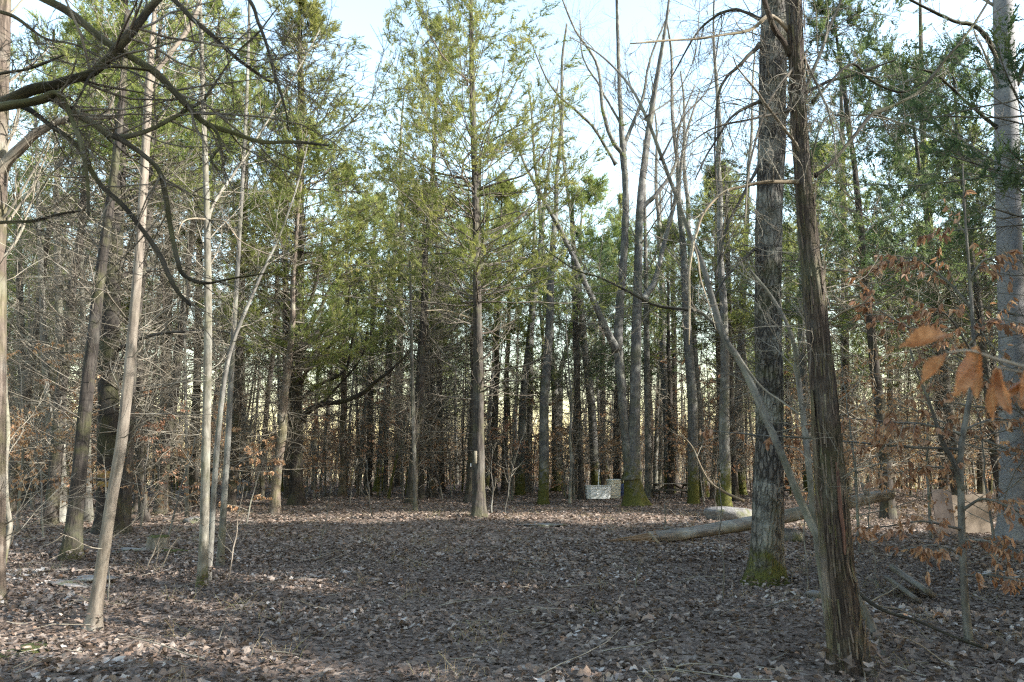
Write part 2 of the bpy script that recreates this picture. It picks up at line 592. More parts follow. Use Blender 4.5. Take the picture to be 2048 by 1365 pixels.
def cedar_limbs(P, Rt, gt, gf, z0, zc, z1, nd, nl, spread, spr=.3, nspr=7, dens=8, droop=.0, deadlen=2.2, sidesT=4):
    """dead lower branches from z0 to zc, live branches with foliage from zc to z1, on trunk line P"""
    # dead branches
    if nd:
        z = rng.uniform(z0, zc + .15 * (z1 - zc), nd)
        a = rng.uniform(0, 6.28, nd)
        el = rng.normal(.15, .3, nd)
        d = np.stack([np.cos(a) * np.cos(el), np.sin(a) * np.cos(el), np.sin(el)], -1)
        L = deadlen * rng.uniform(.35, 1.25, nd)
        r0 = np.clip(np.interp(z, P[:, 2], Rt) * .13, .006, .022) * rng.uniform(.6, 1.3, nd)
        B1, R1 = grow(at_height(P, z), d, L, r0, 7, .05, .14, .3)
        gt.tubes(B1, R1, 4)
        B2, R2 = kids(B1, R1, 6, .2, .98, L * .45, .8, 4, .04, .2, .55, .4, rmin=.004)
        gt.tubes(B2, R2, 3)
        B3, R3 = kids(B2, R2, 3, .2, 1, L.repeat(6) * .2, .8, 3, .0, .2, .6, .5, rmin=.003)
        gt.tubes(B3, R3, 3)
    # live branches
    if nl:
        u = rng.uniform(0, 1, nl) ** 1.15
        z = zc + (z1 - zc) * u * .985
        a = rng.uniform(0, 6.28, nl)
        el = .1 + .75 * u + rng.normal(0, .15, nl)
        d = np.stack([np.cos(a) * np.cos(el), np.sin(a) * np.cos(el), np.sin(el)], -1)
        L = (spread * np.sin(np.pi * np.clip(.25 + .75 * u, 0, 1)) ** .7 * (1 - .45 * u) + .35) * rng.uniform(.6, 1.15, nl)
        r0 = np.clip(np.interp(z, P[:, 2], Rt) * .2, .006, .034)
        B1, R1 = grow(at_height(P, z), d, L, r0, 8, .06 - droop, .10, .25)
        gt.tubes(B1, R1, sidesT)
        B2, R2 = kids(B1, R1, dens, .25, 1, L * .42, .75, 5, .05, .16, .5, .4, rmin=.004, flat=.55)
        gt.tubes(B2, R2, 3)
        spray_on(gf, B2, nspr, .25, 1.0, spr)
        spray_on(gf, B1, nspr, .5, 1.0, spr)


def make_cedar(name, label, h, r0, cb, spread, nd, nl, spr, nspr, dens, mat='cedar', fol='green', deadlen=2.2, seed_lean=.4):
    root = thing(name, label, 'tree')
    root['height'] = h
    P = trunk_line(h, seed_lean)
    Rt = r0 * np.linspace(1, .08, len(P)) ** .85
    gb = G()
    gb.tubes(catmull(P, 60), np.interp(np.linspace(0, 1, 60), np.linspace(0, 1, len(P)), Rt), 14, bark_relief(.016, 5, .45, .35, 9, int(h * 100)))
    gb.build('trunk', M[mat], root)
    gt, gf = G(), G()
    cedar_limbs(P, Rt, gt, gf, 1.4, cb, h, nd, nl, spread, spr, nspr, dens, 0, deadlen)
    tag(gt.build('branches', M['twig'], root), kind='stuff')
    if gf.n: gf.build('crown', M[fol], root, smooth_=False)
    return root


def bare_limbs(P, Rt, gt, t0, n1, L, n2, n3, ang=.65, up=.05, sides=4, low=0, lowlen=.8, n4=0, rr=.21):
    PT, RT = P[None], Rt[None]
    B1, R1 = kids(PT, RT, n1, t0, .97, L, ang, 8, up, .13, rr, .22, tl=.55, rmin=.006)
    gt.tubes(B1, R1, sides + 1)
    L1 = np.linalg.norm(B1[:, -1] - B1[:, 0], axis=1)
    B2, R2 = kids(B1, R1, n2, .2, .98, L1 * .5, .65, 6, up * .8, .16, .5, .3, rmin=.004, rmax=.02)
    gt.tubes(B2, R2, sides)
    L2 = np.linalg.norm(B2[:, -1] - B2[:, 0], axis=1)
    B3, R3 = kids(B2, R2, n3, .2, 1, L2 * .5, .7, 4, .03, .2, .5, .4, rmin=.0025)
    gt.tubes(B3, R3, 3)
    if n4:
        B4, R4 = kids(B3, R3, n4, .3, 1, np.linalg.norm(B3[:, -1] - B3[:, 0], axis=1) * .5, .7, 3, .03, .2, .6, .5, rmin=.003)
        gt.tubes(B4, R4, 3)
    if low:
        Bl, Rl = kids(PT, RT, low, .08, t0 + .15, lowlen, 1.2, 5, .05, .18, .12, .4, rmin=.004, rmax=.008, tl=.2)
        gt.tubes(Bl, Rl, 3)
        Bm, Rm = kids(Bl, Rl, 5, .2, 1, lowlen * .45, .8, 3, .02, .2, .6, .5, rmin=.0022)
        gt.tubes(Bm, Rm, 3)


def make_bare(name, label, h, r0, t0, n1, L, n2, n3, mat='grey', low=16, lean=.6, twig='twig', cat='tree', wob=.08):
    root = thing(name, label, cat)
    P = trunk_line(h, lean, wob)
    Rt = r0 * np.linspace(1, .12, len(P)) ** .9
    gb = G()
    gb.tubes(catmull(P, 50), np.interp(np.linspace(0, 1, 50), np.linspace(0, 1, len(P)), Rt), 12, bark_relief(.008 + r0 * .03, 4, .35, .25, 8, int(h * 77)))
    gb.build('trunk', M[mat], root)
    gt = G()
    bare_limbs(P, Rt, gt, t0, n1, L, n2, n3, low=low)
    tag(gt.build('branches', M[twig], root), kind='stuff')
    return root


def beech_limbs(P, Rt, gt, gl, n1, L, n2, nleaf, size, t0=.2, sleaf=None):
    B1, R1 = kids(P[None], Rt[None], n1, t0, .97, L, 1.25, 7, .0, .09, .4, .3, tl=.55, rmin=.005)
    gt.tubes(B1, R1, 4)
    L1 = np.linalg.norm(B1[:, -1] - B1[:, 0], axis=1)
    B2, R2 = kids(B1, R1, n2, .25, 1, L1 * .4, .75, 4, -.01, .12, .5, .4, rmin=.0025, flat=.85)
    gt.tubes(B2, R2, 3)
    B, K, _ = B2.shape
    t = rng.uniform(.2, 1, (B, nleaf))
    u = t * (K - 1); i = np.minimum(u.astype(int), K - 2); f = (u - i)[..., None]; b = np.arange(B)[:, None]
    pos = (B2[b, i] * (1 - f) + B2[b, i + 1] * f).reshape(-1, 3)
    d = unit(B2[b, i + 1] - B2[b, i]) * .35 + rng.normal(0, .4, (B, nleaf, 3))
    d[..., 2] -= .75
    d = d.reshape(-1, 3)
    n = len(pos)
    if sleaf is None:
        leaves(gl, pos, d, size * rng.uniform(.65, 1.25, n), rng.uniform(0, 1, n))
    return pos, d


def make_beech(name, label, h, n1, L, n2, nleaf, size=.085):
    root = thing(name, label, 'sapling')
    P = trunk_line(h, .4, .05)
    Rt = (.012 + h * .006) * np.linspace(1, .15, len(P))
    gb, gl = G(), G()
    gb.tubes(P, Rt, 7)
    gb.build('stem', M['grey'], root)
    gt = G()
    beech_limbs(P, Rt, gt, gl, n1, L, n2, nleaf, size)
    tag(gt.build('branches', M['twig'], root), kind='stuff')
    tag(gl.build('foliage', M['beech'], root, smooth_=False), kind='stuff')
    return root


BEHIND = []
for q in range(9):                         # young cedars close by on the right, then older ones farther out
    yy = -3.5 + 2.1 * q
    hh = (.52, .50, .48, .46, .42, .46, .50, .52, .50)[q]
    BEHIND += [(max(10.0, .80 * yy + 1.6) + (.3, -.2)[q % 2], yy, 21, hh), (max(13.2, .80 * yy + 4.9), yy + .9, 21, hh * 1.12)]
BEHIND += [(9.6, -.3, 20, .75), (13.6, -1.9, 21, .98), (14.5, -6, 21, 1.0), (21, -4.5, 21, 1.0), (24.5, -3, 21, 1.05), (21.5, 7.6, 21, 1.2), (24, 10.5, 21, 1.3), (27, 8, 21, 1.1), (19.5, 9.8, 21, 1.12), (20.5, 2.9, 1, 1.05), (17, 2.2, 10, .8), (19, 4.6, 11, .95), (22, 2.6, 12, .9), (28, 11.5, 21, 1.1), (30, -5, 20, 1.0), (33, 9, 20, 1.0),
           (20.5, 23.0, 20, 1.0), (25, 22.5, 1, 1.1), (30, 21.5, 20, 1.0), (24, 29, 1, 1.1),
           (3, -9, 12, .9), (-4, -8, 12, .9), (-10, -8, 10, 1.0), (8, -9, 11, 1)]
# ------------------------------------------------------------------ trees placed one by one
def trunk_px(pts, Y):
    """trunk line from photo pixels and apparent widths, Y a number or one per point; returns world points and radii"""
    out, rad = [], []
    Ys = Y if isinstance(Y, (list, tuple)) else [Y] * len(pts)
    for (px, py, dia), yy in zip(pts, Ys):
        p, mp = pix(px, py, yy)
        out.append(p); rad.append(dia * mp / 2 * .88)
    return np.array(out), np.array(rad)


class Hero:
    """one tree built where it stands: root Empty, trunk, limbs, twigs, crown"""

    def __init__(s, name, label, pts, mat, cat='tree', group=None, ring=.07, sides=24, relief=None, Y=None, lean_y=0.0, part='trunk'):
        gp = ground(pts[0][0], pts[0][1])
        s.Y = gp[1] if Y is None else Y
        s.base = np.array([gp[0], gp[1], gp[2]])
        n = len(pts)
        Ys = [s.Y + lean_y * k / max(1, n - 1) for k in range(n)]
        P, Rr = trunk_px(pts, Ys)
        if Y is not None:
            s.base = P[0].copy(); s.base[2] = float(hgt(P[0, 0], P[0, 1]))
        s.root = thing(name, label, cat, tuple(s.base), 0, group)
        P = P - s.base
        P[0, 2] = min(P[0, 2], -.12)
        N = max(8, int(np.linalg.norm(np.diff(P, axis=0), axis=1).sum() / ring))
        s.P = catmull(P, N)
        s.R = np.interp(np.linspace(0, 1, N), np.linspace(0, 1, n), Rr)
        g = G()
        g.tubes(s.P, s.R, sides, relief)
        s.trunk = g.build(part, M[mat], s.root)
        s.gt, s.gf, s.gd = G(), G(), G()
        s.mat = mat

    def loc(s, px, py, Y=None):
        return pix(px, py, s.Y if Y is None else Y)[0] - s.base

    def limb(s, pts, mat=None, dy=0.0, sides=10, N=26, twigs=0, twl=.5, name='limb', wob=0., label=None, store=None, amp=.004, up=0., tw0=.12):
        """a limb through photo pixels (px, py, width); dy moves its tip towards (-) or away from (+) the camera"""
        n = len(pts)
        P, Rr = trunk_px(pts, [s.Y + dy * k / (n - 1) for k in range(n)])
        P = catmull(P - s.base, N)
        Rr = np.interp(np.linspace(0, 1, N), np.linspace(0, 1, n), Rr)
        q = np.linspace(0, 1, N); L = np.linalg.norm(np.diff(P, axis=0), axis=1).sum()
        kink = np.stack([sum(np.sin(q * L * w_ + rng.uniform(0, 6.28)) / w_ ** .6 for w_ in (2.1, 4.7, 9.3, 17.0)) for _ in range(3)], -1)
        P = P + kink * (np.clip(Rr, .004, .03) * .55 + wob)[:, None] * np.sin(np.pi * np.clip(q * 1.15, 0, 1))[:, None] ** .5
        Rr = Rr * (1 + .10 * np.sin(q * L * 13 + pts[0][0]) * np.sin(q * L * 5.3) + .6 * np.exp(-q * L / (.03 + Rr[0])))
        g = G()
        g.tubes(P, Rr, sides, bark_relief(amp, 0, 0, .3, 5, int(pts[0][0] + pts[0][1])), cap=True)
        o = g.build(name, M[mat or s.mat], s.root)
        if label: o['label'] = label
        if twigs:
            B, r_ = kids(P[None], Rr[None], twigs, tw0, 1, twl, .85, 6, up, .15, .45, .3, rmin=.0025, rmax=.008, tl=.3)
            s.gt.tubes(B, r_, 4)
            B2, r2 = kids(B, r_, 5, .2, 1, np.linalg.norm(B[:, -1] - B[:, 0], axis=1) * .5, .75, 4, up, .18, .55, .4, rmin=.0022)
            s.gt.tubes(B2, r2, 3)
            B3, r3 = kids(B2, r2, 3, .3, 1, np.linalg.norm(B2[:, -1] - B2[:, 0], axis=1) * .45, .7, 3, up, .18, .6, .5, rmin=.0018)
            s.gt.tubes(B3, r3, 3)
        return P, Rr

    def done(s, twig='twig', fol='green'):
        if s.gt.n: tag(s.gt.build('twigs', M[twig], s.root), kind='stuff')
        if s.gd.n: tag(s.gd.build('dead_branches', M['twig_dark'], s.root), kind='stuff')
        if s.gf.n: s.gf.build('crown', M[fol], s.root, smooth_=False)
        return s.root


# --- leaning tan sapling tree at the left front
t = Hero('leaning_tree', 'tan smooth trunk leaning right at the left front, sunlit down its whole length',
         [(185, 1258, 32.0), (200, 1160, 26.4), (222, 1010, 24.8), (243, 880, 24.8), (262, 700, 23.2), (280, 480, 20.8), (291, 300, 19.2), (297, 180, 18.4), (306, 60, 11.2), (318, -60, 9.6), (330, -200, 7.2)],
         'tan', relief=bark_relief(.006, 5, .9, .12, 6, 1))
t.limb([(293, 175, 14.4), (318, 135, 12.0), (350, 95, 11.2), (385, 45, 10.4), (402, -20, 8.8), (410, -120, 6.4)], twigs=22, twl=.9)
t.limb([(255, 640, 4.0), (225, 600, 4.0), (205, 580, 3.2), (150, 575, 2.4)], 'twig', -.6, 6, twigs=4, twl=.3)
bare_limbs(t.P, t.R, t.gt, .55, 9, 1.5, 6, 4, low=14, lowlen=.9)
t.done()

# --- pale trunk with mossy foot, and its two thin companions
t = Hero('pale_tree', 'straight pale grey trunk with mossy foot, second tall stem at the left',
         [(404, 1174, 25.6), (408, 1080, 20.8), (411, 950, 19.2), (415, 760, 17.6), (416, 600, 16.0), (414, 440, 13.6), (408, 250, 11.2), (402, 60, 9.6), (396, -150, 6.4)],
         'pale', relief=bark_relief(.005, 5, .55, .10, 6, 2))
t.limb([(414, 445, 8.0), (430, 405, 7.2), (455, 368, 6.4), (485, 320, 4.8), (530, 250, 4.0), (590, 150, 3.2), (640, 60, 2.4)], dy=.8, twigs=18, twl=.9, up=.04)
t.limb([(416, 440, 4.8), (385, 438, 4.0), (365, 445, 3.2), (355, 470, 2.4)], 'dead', -.5, 6, twigs=5, twl=.3)
t.limb([(416, 440, 4.0), (450, 445, 3.2), (480, 480, 2.8), (540, 510, 2.4), (640, 530, 1.6)], 'dead', -.5, 6, twigs=7, twl=.4)
bare_limbs(t.P, t.R, t.gt, .5, 10, 1.6, 6, 4, low=16, lowlen=1.0)
t.done()

t = Hero('slim_tree', 'slim tan stem close beside the pale trunk, bending right as it rises',
         [(418, 1140, 14.4), (427, 1000, 12.8), (437, 860, 12.8), (452, 740, 11.2), (468, 680, 9.6), (492, 620, 8.0), (525, 545, 6.4), (560, 470, 4.8), (595, 370, 3.2), (620, 270, 2.4)],
         'grey', relief=bark_relief(.004, 3, .3, .15, 6, 3), Y=11.6)
bare_limbs(t.P, t.R, t.gt, .45, 9, 1.4, 5, 4, low=10, lowlen=.8)
t.done()
t = Hero('slim_tree', 'slim grey stem behind the pale trunk, third upright of that clump',
         [(440, 1130, 17.6), (447, 1020, 13.6), (456, 880, 12.8), (464, 720, 12.0), (474, 560, 10.4), (484, 380, 8.8), (494, 180, 7.2), (500, -40, 5.6)],
         'grey', relief=bark_relief(.004, 3, .4, .15, 6, 4), Y=13.0)
bare_limbs(t.P, t.R, t.gt, .35, 12, 1.5, 6, 4, low=14, lowlen=.9)
t.done()

# --- dark leaning trunk and the thick cedar with the yellow blaze
t = Hero('dark_leaning_tree', 'dark slender trunk leaning right, between the mossy painted cedar and the left edge',
         [(142, 1120, 46), (150, 1040, 34), (160, 930, 30), (172, 800, 28), (184, 690, 27), (198, 570, 25), (214, 450, 22), (232, 320, 18), (245, 190, 14), (255, 20, 10)],
         'cedar_shaded', relief=bark_relief(.012, 4, .35, .2, 7, 5))
bare_limbs(t.P, t.R, t.gt, .5, 12, 1.8, 6, 4, low=20, lowlen=1.1)
t.done('twig_dark')

t = Hero('blazed_cedar', 'thick mossy cedar with a yellow paint blaze, behind the tan leaning trunk',
         [(218, 1068, 62), (217, 1010, 48), (215, 900, 45), (217, 760, 44), (222, 620, 42), (230, 480, 38), (238, 320, 30), (244, 160, 22), (250, 0, 14), (252, -80, 6)],
         'cedar_shaded', relief=bark_relief(.03, 5, .4, .35, 9, 6))
cedar_limbs(t.P, t.R, t.gd, t.gf, 2.5, 8.5, 16.5, 60, 70, 2.6, .3, 6, 7, deadlen=2.6)
g = G()
for yy, hh in ((949, 13), (968, 11)):
    Pc, r_ = trunk_px([(217, yy - hh / 2, 46), (217, yy, 46.5), (217, yy + hh / 2, 46)], t.Y)
    Pc = Pc - t.base
    a = np.linspace(-2.1, -.95, 14)
    V = np.stack([np.stack([Pc[q, 0] + (r_[q] + .035) * np.cos(a), Pc[q, 1] + (r_[q] + .035) * np.sin(a), np.full(14, Pc[q, 2]) + rng.normal(0, .006, 14)], -1) for q in range(3)])
    i = (np.arange(2)[:, None] * 14 + np.arange(13)[None]).ravel()
    g.add(V, np.stack([i, i + 1, i + 15, i + 14], -1))
k = NT('yellow_paint')
k.base(k.ramp(k.noise(k.attr('bk'), 16, 5, .7), [(.40, (.05, .04, .025)), (.52, (.19, .12, .03)), (.8, (.28, .18, .035))]))
M['yellow'] = k.m
g.build('paint_blaze', M['yellow'], t.root)['label'] = 'two bands of yellow paint'
t.limb([(232, 700, 9), (300, 672, 8), (360, 665, 7), (420, 660, 5), (470, 668, 3)], 'cedar_dark', -1.5, 7, twigs=9, twl=.8)
t.limb([(235, 560, 9), (265, 545, 8), (330, 540, 6), (400, 525, 4)], 'cedar_dark', 1.0, 7, twigs=8, twl=.8)
t.done('twig_dark')

# --- thick brown trunk forking low, further left
t = Hero('forked_tree', 'stout brown trunk forking low down, left of the dark leaning trunk',
         [(119, 1046, 42), (118, 1000, 33), (117, 950, 34), (121, 905, 20), (124, 800, 17), (120, 680, 16), (116, 540, 14), (113, 380, 11), (110, 200, 8), (108, 60, 4)],
         'grey', relief=bark_relief(.015, 4, .35, .3, 8, 7))
t.limb([(114, 940, 24), (104, 890, 17), (96, 800, 15), (88, 680, 14), (82, 540, 12), (76, 380, 9), (70, 200, 6)], dy=1, twigs=22, twl=1.3, sides=12)
bare_limbs(t.P, t.R, t.gt, .4, 10, 2.0, 6, 4, low=14, lowlen=1.2)
t.done()

# --- tree at the very left edge with its pale bent limb, and a crooked pale stem in front of it
t = Hero('edge_tree', 'thick trunk cut by the left edge of the photo, sunlit below and dark above',
         [(-14, 1200, 58), (-12, 1050, 48), (-10, 850, 46), (-8, 600, 42), (-4, 400, 36), (2, 200, 32), (8, 0, 28), (12, -200, 18)],
         'cedar', relief=bark_relief(.012, 4, .3, .25, 8, 8), Y=9.2)
t.limb([(-4, 345, 26), (25, 310, 24), (62, 275, 21), (105, 248, 18), (150, 238, 14), (195, 236, 12), (228, 232, 10)], 'tan', -.4, 12, twigs=8, twl=.5)
t.limb([(212, 234, 9), (222, 205, 7), (232, 180, 4), (250, 150, 3)], 'tan', -.3, 7, twigs=3, twl=.3)
bare_limbs(t.P, t.R, t.gt, .4, 12, 1.6, 7, 4, low=16, lowlen=1.2)
t.done()
t = Hero('crooked_stem', 'thin crooked pale stem rising beside the trunk at the left edge',
         [(2, 1142, 13), (14, 1085, 12), (20, 1050, 11), (12, 1000, 12), (10, 930, 12), (15, 860, 11), (10, 790, 11), (8, 720, 10), (3, 650, 9), (6, 560, 8), (2, 460, 7), (8, 330, 5)],
         'pale', cat='sapling', sides=12, relief=bark_relief(.003, 3, .2, .1, 5, 9))
bare_limbs(t.P, t.R, t.gt, .3, 10, 1.0, 5, 4, low=6, lowlen=.6)
t.done()

# --- dark low-limbed cedar left of the middle
t = Hero('low_limbed_cedar', 'dark many-limbed cedar with a long low limb reaching right, left of the middle',
         [(593, 1012, 42), (592, 960, 31), (592, 850, 30), (592, 740, 28), (595, 640, 26), (598, 520, 24), (600, 380, 20), (602, 220, 15), (600, 60, 9), (600, -60, 3)],
         'cedar_shaded', relief=bark_relief(.03, 5, .35, .3, 8, 10))
t.limb([(603, 842, 14), (618, 822, 13), (645, 808, 12), (685, 803, 11), (722, 790, 10), (750, 765, 8), (780, 742, 7), (825, 700, 4)], dy=-1.5, twigs=20, twl=1.2, up=.1, label='long low limb reaching right')
for q, lp in enumerate(([(600, 770, 10), (622, 730, 9), (655, 700, 7), (690, 640, 5), (700, 570, 3)], [(600, 800, 9), (640, 770, 8), (690, 740, 7), (705, 680, 5), (715, 600, 3)],
                        [(600, 720, 11), (610, 670, 10), (640, 620, 8), (665, 570, 6), (700, 540, 4)], [(585, 720, 10), (572, 660, 9), (570, 600, 7), (572, 520, 6)],
                        [(600, 690, 9), (650, 655, 7), (700, 640, 5), (760, 600, 3)], [(588, 660, 8), (560, 610, 6), (520, 580, 4)], [(600, 640, 9), (625, 590, 8), (640, 520, 6), (648, 430, 4)],
                        [(608, 830, 6), (660, 790, 5), (720, 720, 4), (735, 660, 3)], [(600, 740, 8), (648, 680, 6), (672, 600, 5), (720, 560, 3)])):
    t.limb(lp, dy=(-1.6, -1, 1, .6, 1.5, -.8, -.5, -2, .8)[q], twigs=13, twl=1.1, up=.08, sides=8)
cedar_limbs(t.P, t.R, t.gd, t.gf, 5, 8.2, 21, 45, 125, 4.8, .38, 6, 9, deadlen=3)
t.done('twig_dark')
t = Hero('slim_cedar', 'thinner mossy trunk standing just left of the dark low-limbed cedar',
         [(577, 1000, 22), (576, 940, 17), (574, 800, 17), (572, 640, 15), (570, 480, 12), (572, 300, 8)], 'cedar_dark', relief=bark_relief(.015, 4, .3, .3, 7, 11))
cedar_limbs(t.P, t.R, t.gd, t.gf, 4, 9, 17, 40, 40, 2.2, .36, 6, 7)
t.done()

# --- the tall airy cedar in the middle
t = Hero('middle_cedar', 'tall airy cedar standing alone at the middle of the clearing, in the strip of sun',
         [(958, 1034, 35.2), (957, 990, 28.8), (957, 900, 26.4), (957, 800, 24.8), (956, 700, 22.4), (954, 600, 20.0), (953, 500, 18.4), (951, 400, 16.8), (948, 280, 13.6), (944, 150, 10.4), (942, 30, 8.0), (941, -110, 4.0)],
         'cedar_dark', ring=.06, relief=bark_relief(.025, 6, .3, .25, 9, 12))
t.limb([(966, 742, 4.0), (1010, 738, 3.6), (1060, 728, 3.2), (1100, 705, 2.4), (1135, 685, 1.6)], 'cedar', -1.2, 7, twigs=7, twl=.9)
t.limb([(963, 785, 4.0), (1000, 765, 3.6), (1050, 760, 3.2), (1090, 752, 2.4)], 'cedar', -2, 7, twigs=7, twl=.9)
t.limb([(962, 668, 4.8), (990, 662, 4.0), (1030, 640, 2.4)], 'cedar', .5, 7, twigs=5, twl=.7)
t.limb([(950, 640, 4.0), (890, 622, 3.2), (850, 622, 2.4)], 'dead', -.5, 7, twigs=5, twl=.8)
t.limb([(944, 370, 7.2), (920, 355, 5.6), (870, 345, 4.8), (830, 320, 4.0), (790, 290, 2.4), (760, 250, 1.6)], 'cedar', -.5, 8, twigs=6, twl=.8)
t.limb([(956, 380, 6.4), (1000, 365, 4.8), (1050, 350, 4.0), (1085, 310, 3.2), (1110, 260, 2.0)], 'cedar', -.5, 8, twigs=6, twl=.8)
t.limb([(948, 300, 5.6), (930, 320, 4.8), (925, 350, 4.0), (940, 380, 4.0)], 'cedar', -.4, 8, twigs=3, twl=.5)
t.limb([(945, 170, 4.8), (900, 130, 4.0), (860, 70, 3.2), (830, 0, 2.4)], 'cedar', -.4, 8, twigs=6, twl=.8)
t.limb([(948, 260, 4.8), (1000, 220, 4.0), (1030, 170, 3.2), (1060, 110, 2.4)], 'cedar', .6, 8, twigs=6, twl=.8)
cedar_limbs(t.P, t.R, t.gd, t.gf, 3.2, 6.0, 18.8, 36, 150, 4.6, .31, 7, 8, deadlen=2.6, sidesT=4)
k = NT('grey_board'); k.base(k.ramp(k.noise(k.attr('bk'), 30, 4, .6), [(.3, (.12, .10, .07)), (.7, (.23, .205, .15))])); M['board'] = k.m
g = G(); p, mp = pix(952, 915, t.Y)
g.box(p - t.base + np.array([0, -.33, 0]), (.085, .022, .34), bev=.006)
g.build('nailed_slat', M['board'], t.root)
t.done()
t = Hero('leaning_cedar', 'dark trunk leaning in behind the middle cedar, a small white tag nailed to it',
         [(937, 1008, 24), (941, 950, 18), (944, 880, 17), (949, 780, 15), (953, 660, 13), (957, 500, 11), (960, 320, 7)], 'cedar_dark', relief=bark_relief(.02, 4, .35, .3, 7, 13))
cedar_limbs(t.P, t.R, t.gd, t.gf, 4, 8.5, 14, 30, 30, 2.2, .32, 6, 7)
k = NT('white_tag'); k.b.inputs['Base Color'].default_value = (.75, .77, .78, 1); k.b.inputs['Roughness'].default_value = .4; M['white'] = k.m
g = G(); p, mp = pix(943, 931, t.Y)
g.box(p - t.base + np.array([-.02, -.20, 0]), (.055, .01, .14), bev=.003)
g.build('name_tag', M['white'], t.root)
t.done()

# --- mossy double trunk by the tank
t = Hero('twin_tree', 'large mossy-footed hardwood with two grey trunks, right of the pale bin',
         [(1271, 1012, 64.7), (1268, 985, 45.4), (1266, 950, 40.2), (1268, 900, 29.7), (1270, 800, 23.2), (1272, 680, 22.4), (1276, 560, 20.9), (1280, 420, 18.6), (1292, 300, 14.7), (1310, 180, 10.9), (1330, 60, 7.0), (1345, -60, 4.6)],
         'twin', ring=.08, relief=bark_relief(.02, 5, .25, .35, 8, 14))
t.limb([(1262, 960, 31.5), (1256, 910, 26.2), (1249, 850, 20.9), (1242, 760, 20.9), (1236, 690, 22.4), (1240, 610, 18.6), (1248, 500, 17.8), (1252, 400, 16.2), (1246, 300, 15.5), (1240, 200, 9.3), (1236, 80, 7.7), (1232, -80, 5.4)], sides=18, N=90, twigs=39, twl=2.5, up=.06, amp=.015)
t.limb([(1234, 700, 18.6), (1215, 665, 17.0), (1190, 610, 13.9), (1150, 520, 12.3), (1115, 450, 10.9), (1080, 385, 8.5), (1050, 330, 5.4), (1020, 250, 3.1)], dy=-2, sides=12, N=40, twigs=33, twl=2.2, up=.05, amp=.012)
t.limb([(1246, 310, 10.9), (1225, 280, 10.0), (1205, 220, 8.5), (1195, 130, 7.0), (1150, 60, 4.6), (1110, -40, 3.1)], dy=-1, sides=10, N=30, twigs=33, twl=2.5, up=.05)
t.limb([(1247, 300, 10.0), (1262, 255, 8.5), (1285, 200, 7.0), (1300, 120, 5.4), (1340, 20, 3.1)], dy=1, sides=10, N=30, twigs=30, twl=2.5, up=.05)
t.limb([(1243, 250, 6.2), (1200, 175, 4.6), (1165, 110, 3.9), (1160, 20, 2.3)], dy=1.5, sides=8, N=30, twigs=24, twl=2.2, up=.05)
t.limb([(1232, 330, 7.0), (1190, 260, 6.2), (1150, 220, 5.4), (1100, 170, 3.9), (1060, 80, 2.3)], dy=-1.5, sides=8, N=30, twigs=27, twl=2.2, up=.05)
t.limb([(1280, 420, 11.6), (1320, 380, 9.3), (1350, 330, 7.0), (1360, 250, 4.6), (1390, 170, 3.1)], dy=1, sides=10, N=30, twigs=30, twl=2.2, up=.05)
t.limb([(1285, 600, 13.9), (1310, 560, 12.3), (1330, 480, 10.9), (1355, 380, 8.5), (1370, 280, 6.2), (1400, 180, 3.9)], dy=2, sides=10, N=34, twigs=33, twl=2.2, up=.05)
bare_limbs(t.P, t.R, t.gt, .5, 12, 4.5, 7, 5, n4=0)
t.done('twig')

# --- furrowed hardwood on the right, and the shaggy cedar in front of it
t = Hero('furrowed_tree', 'big upright hardwood with furrowed grey bark and mossy foot, behind the shaggy cedar',
         [(1532, 1168, 92), (1534, 1110, 78), (1537, 1000, 72), (1540, 880, 64), (1539, 740, 60), (1536, 600, 57), (1537, 450, 56), (1542, 300, 57), (1546, 150, 58), (1549, 0, 56), (1552, -250, 44)],
         'oak', ring=.035, sides=72, relief=bark_relief(.024, 6, .40, .20, 15, 15))
for lp, dy in (([(1560, 250, 12), (1590, 200, 10), (1640, 170, 8), (1710, 150, 6), (1790, 120, 4)], 1.5), ([(1530, 200, 9), (1470, 230, 7), (1420, 300, 5), (1390, 360, 3)], -1.0),
               ([(1520, 330, 8), (1480, 400, 6), (1450, 470, 5), (1430, 560, 3)], -1.2), ([(1520, 90, 10), (1480, 130, 8), (1440, 180, 6), (1430, 300, 4), (1435, 400, 3)], -.8),
               ([(1525, 40, 9), (1470, 20, 7), (1400, 60, 5), (1340, 160, 3)], .8), ([(1520, 490, 7), (1450, 560, 5), (1410, 640, 3)], -1)):
    t.limb(lp, 'cedar_dark', dy, 8, twigs=16, twl=.9, up=-.08)
B, r_ = kids(t.P[None], t.R[None], 150, .28, .97, 1.15, 1.25, 7, -.07, .2, .05, .35, rmin=.004, rmax=.010, tl=.1)
t.gt.tubes(B, r_, 4)
B2, r2 = kids(B, r_, 5, .2, 1, .4, .8, 4, -.02, .22, .6, .5, rmin=.0025)
t.gt.tubes(B2, r2, 3)
t.done('twig_dark')

t = Hero('shaggy_cedar', 'shaggy brown cedar leaning left at the right front, red wood bared near its foot',
         [(1700, 1342, 101), (1692, 1290, 81), (1682, 1200, 70), (1668, 1060, 67), (1656, 900, 61), (1640, 700, 54), (1622, 520, 48), (1606, 340, 41), (1597, 200, 38), (1592, 90, 40), (1586, -40, 38), (1578, -250, 31)],
         'cedar_hero', ring=.02, sides=96, relief=bark_relief(.02, 6, .42, .14, 13, 16))
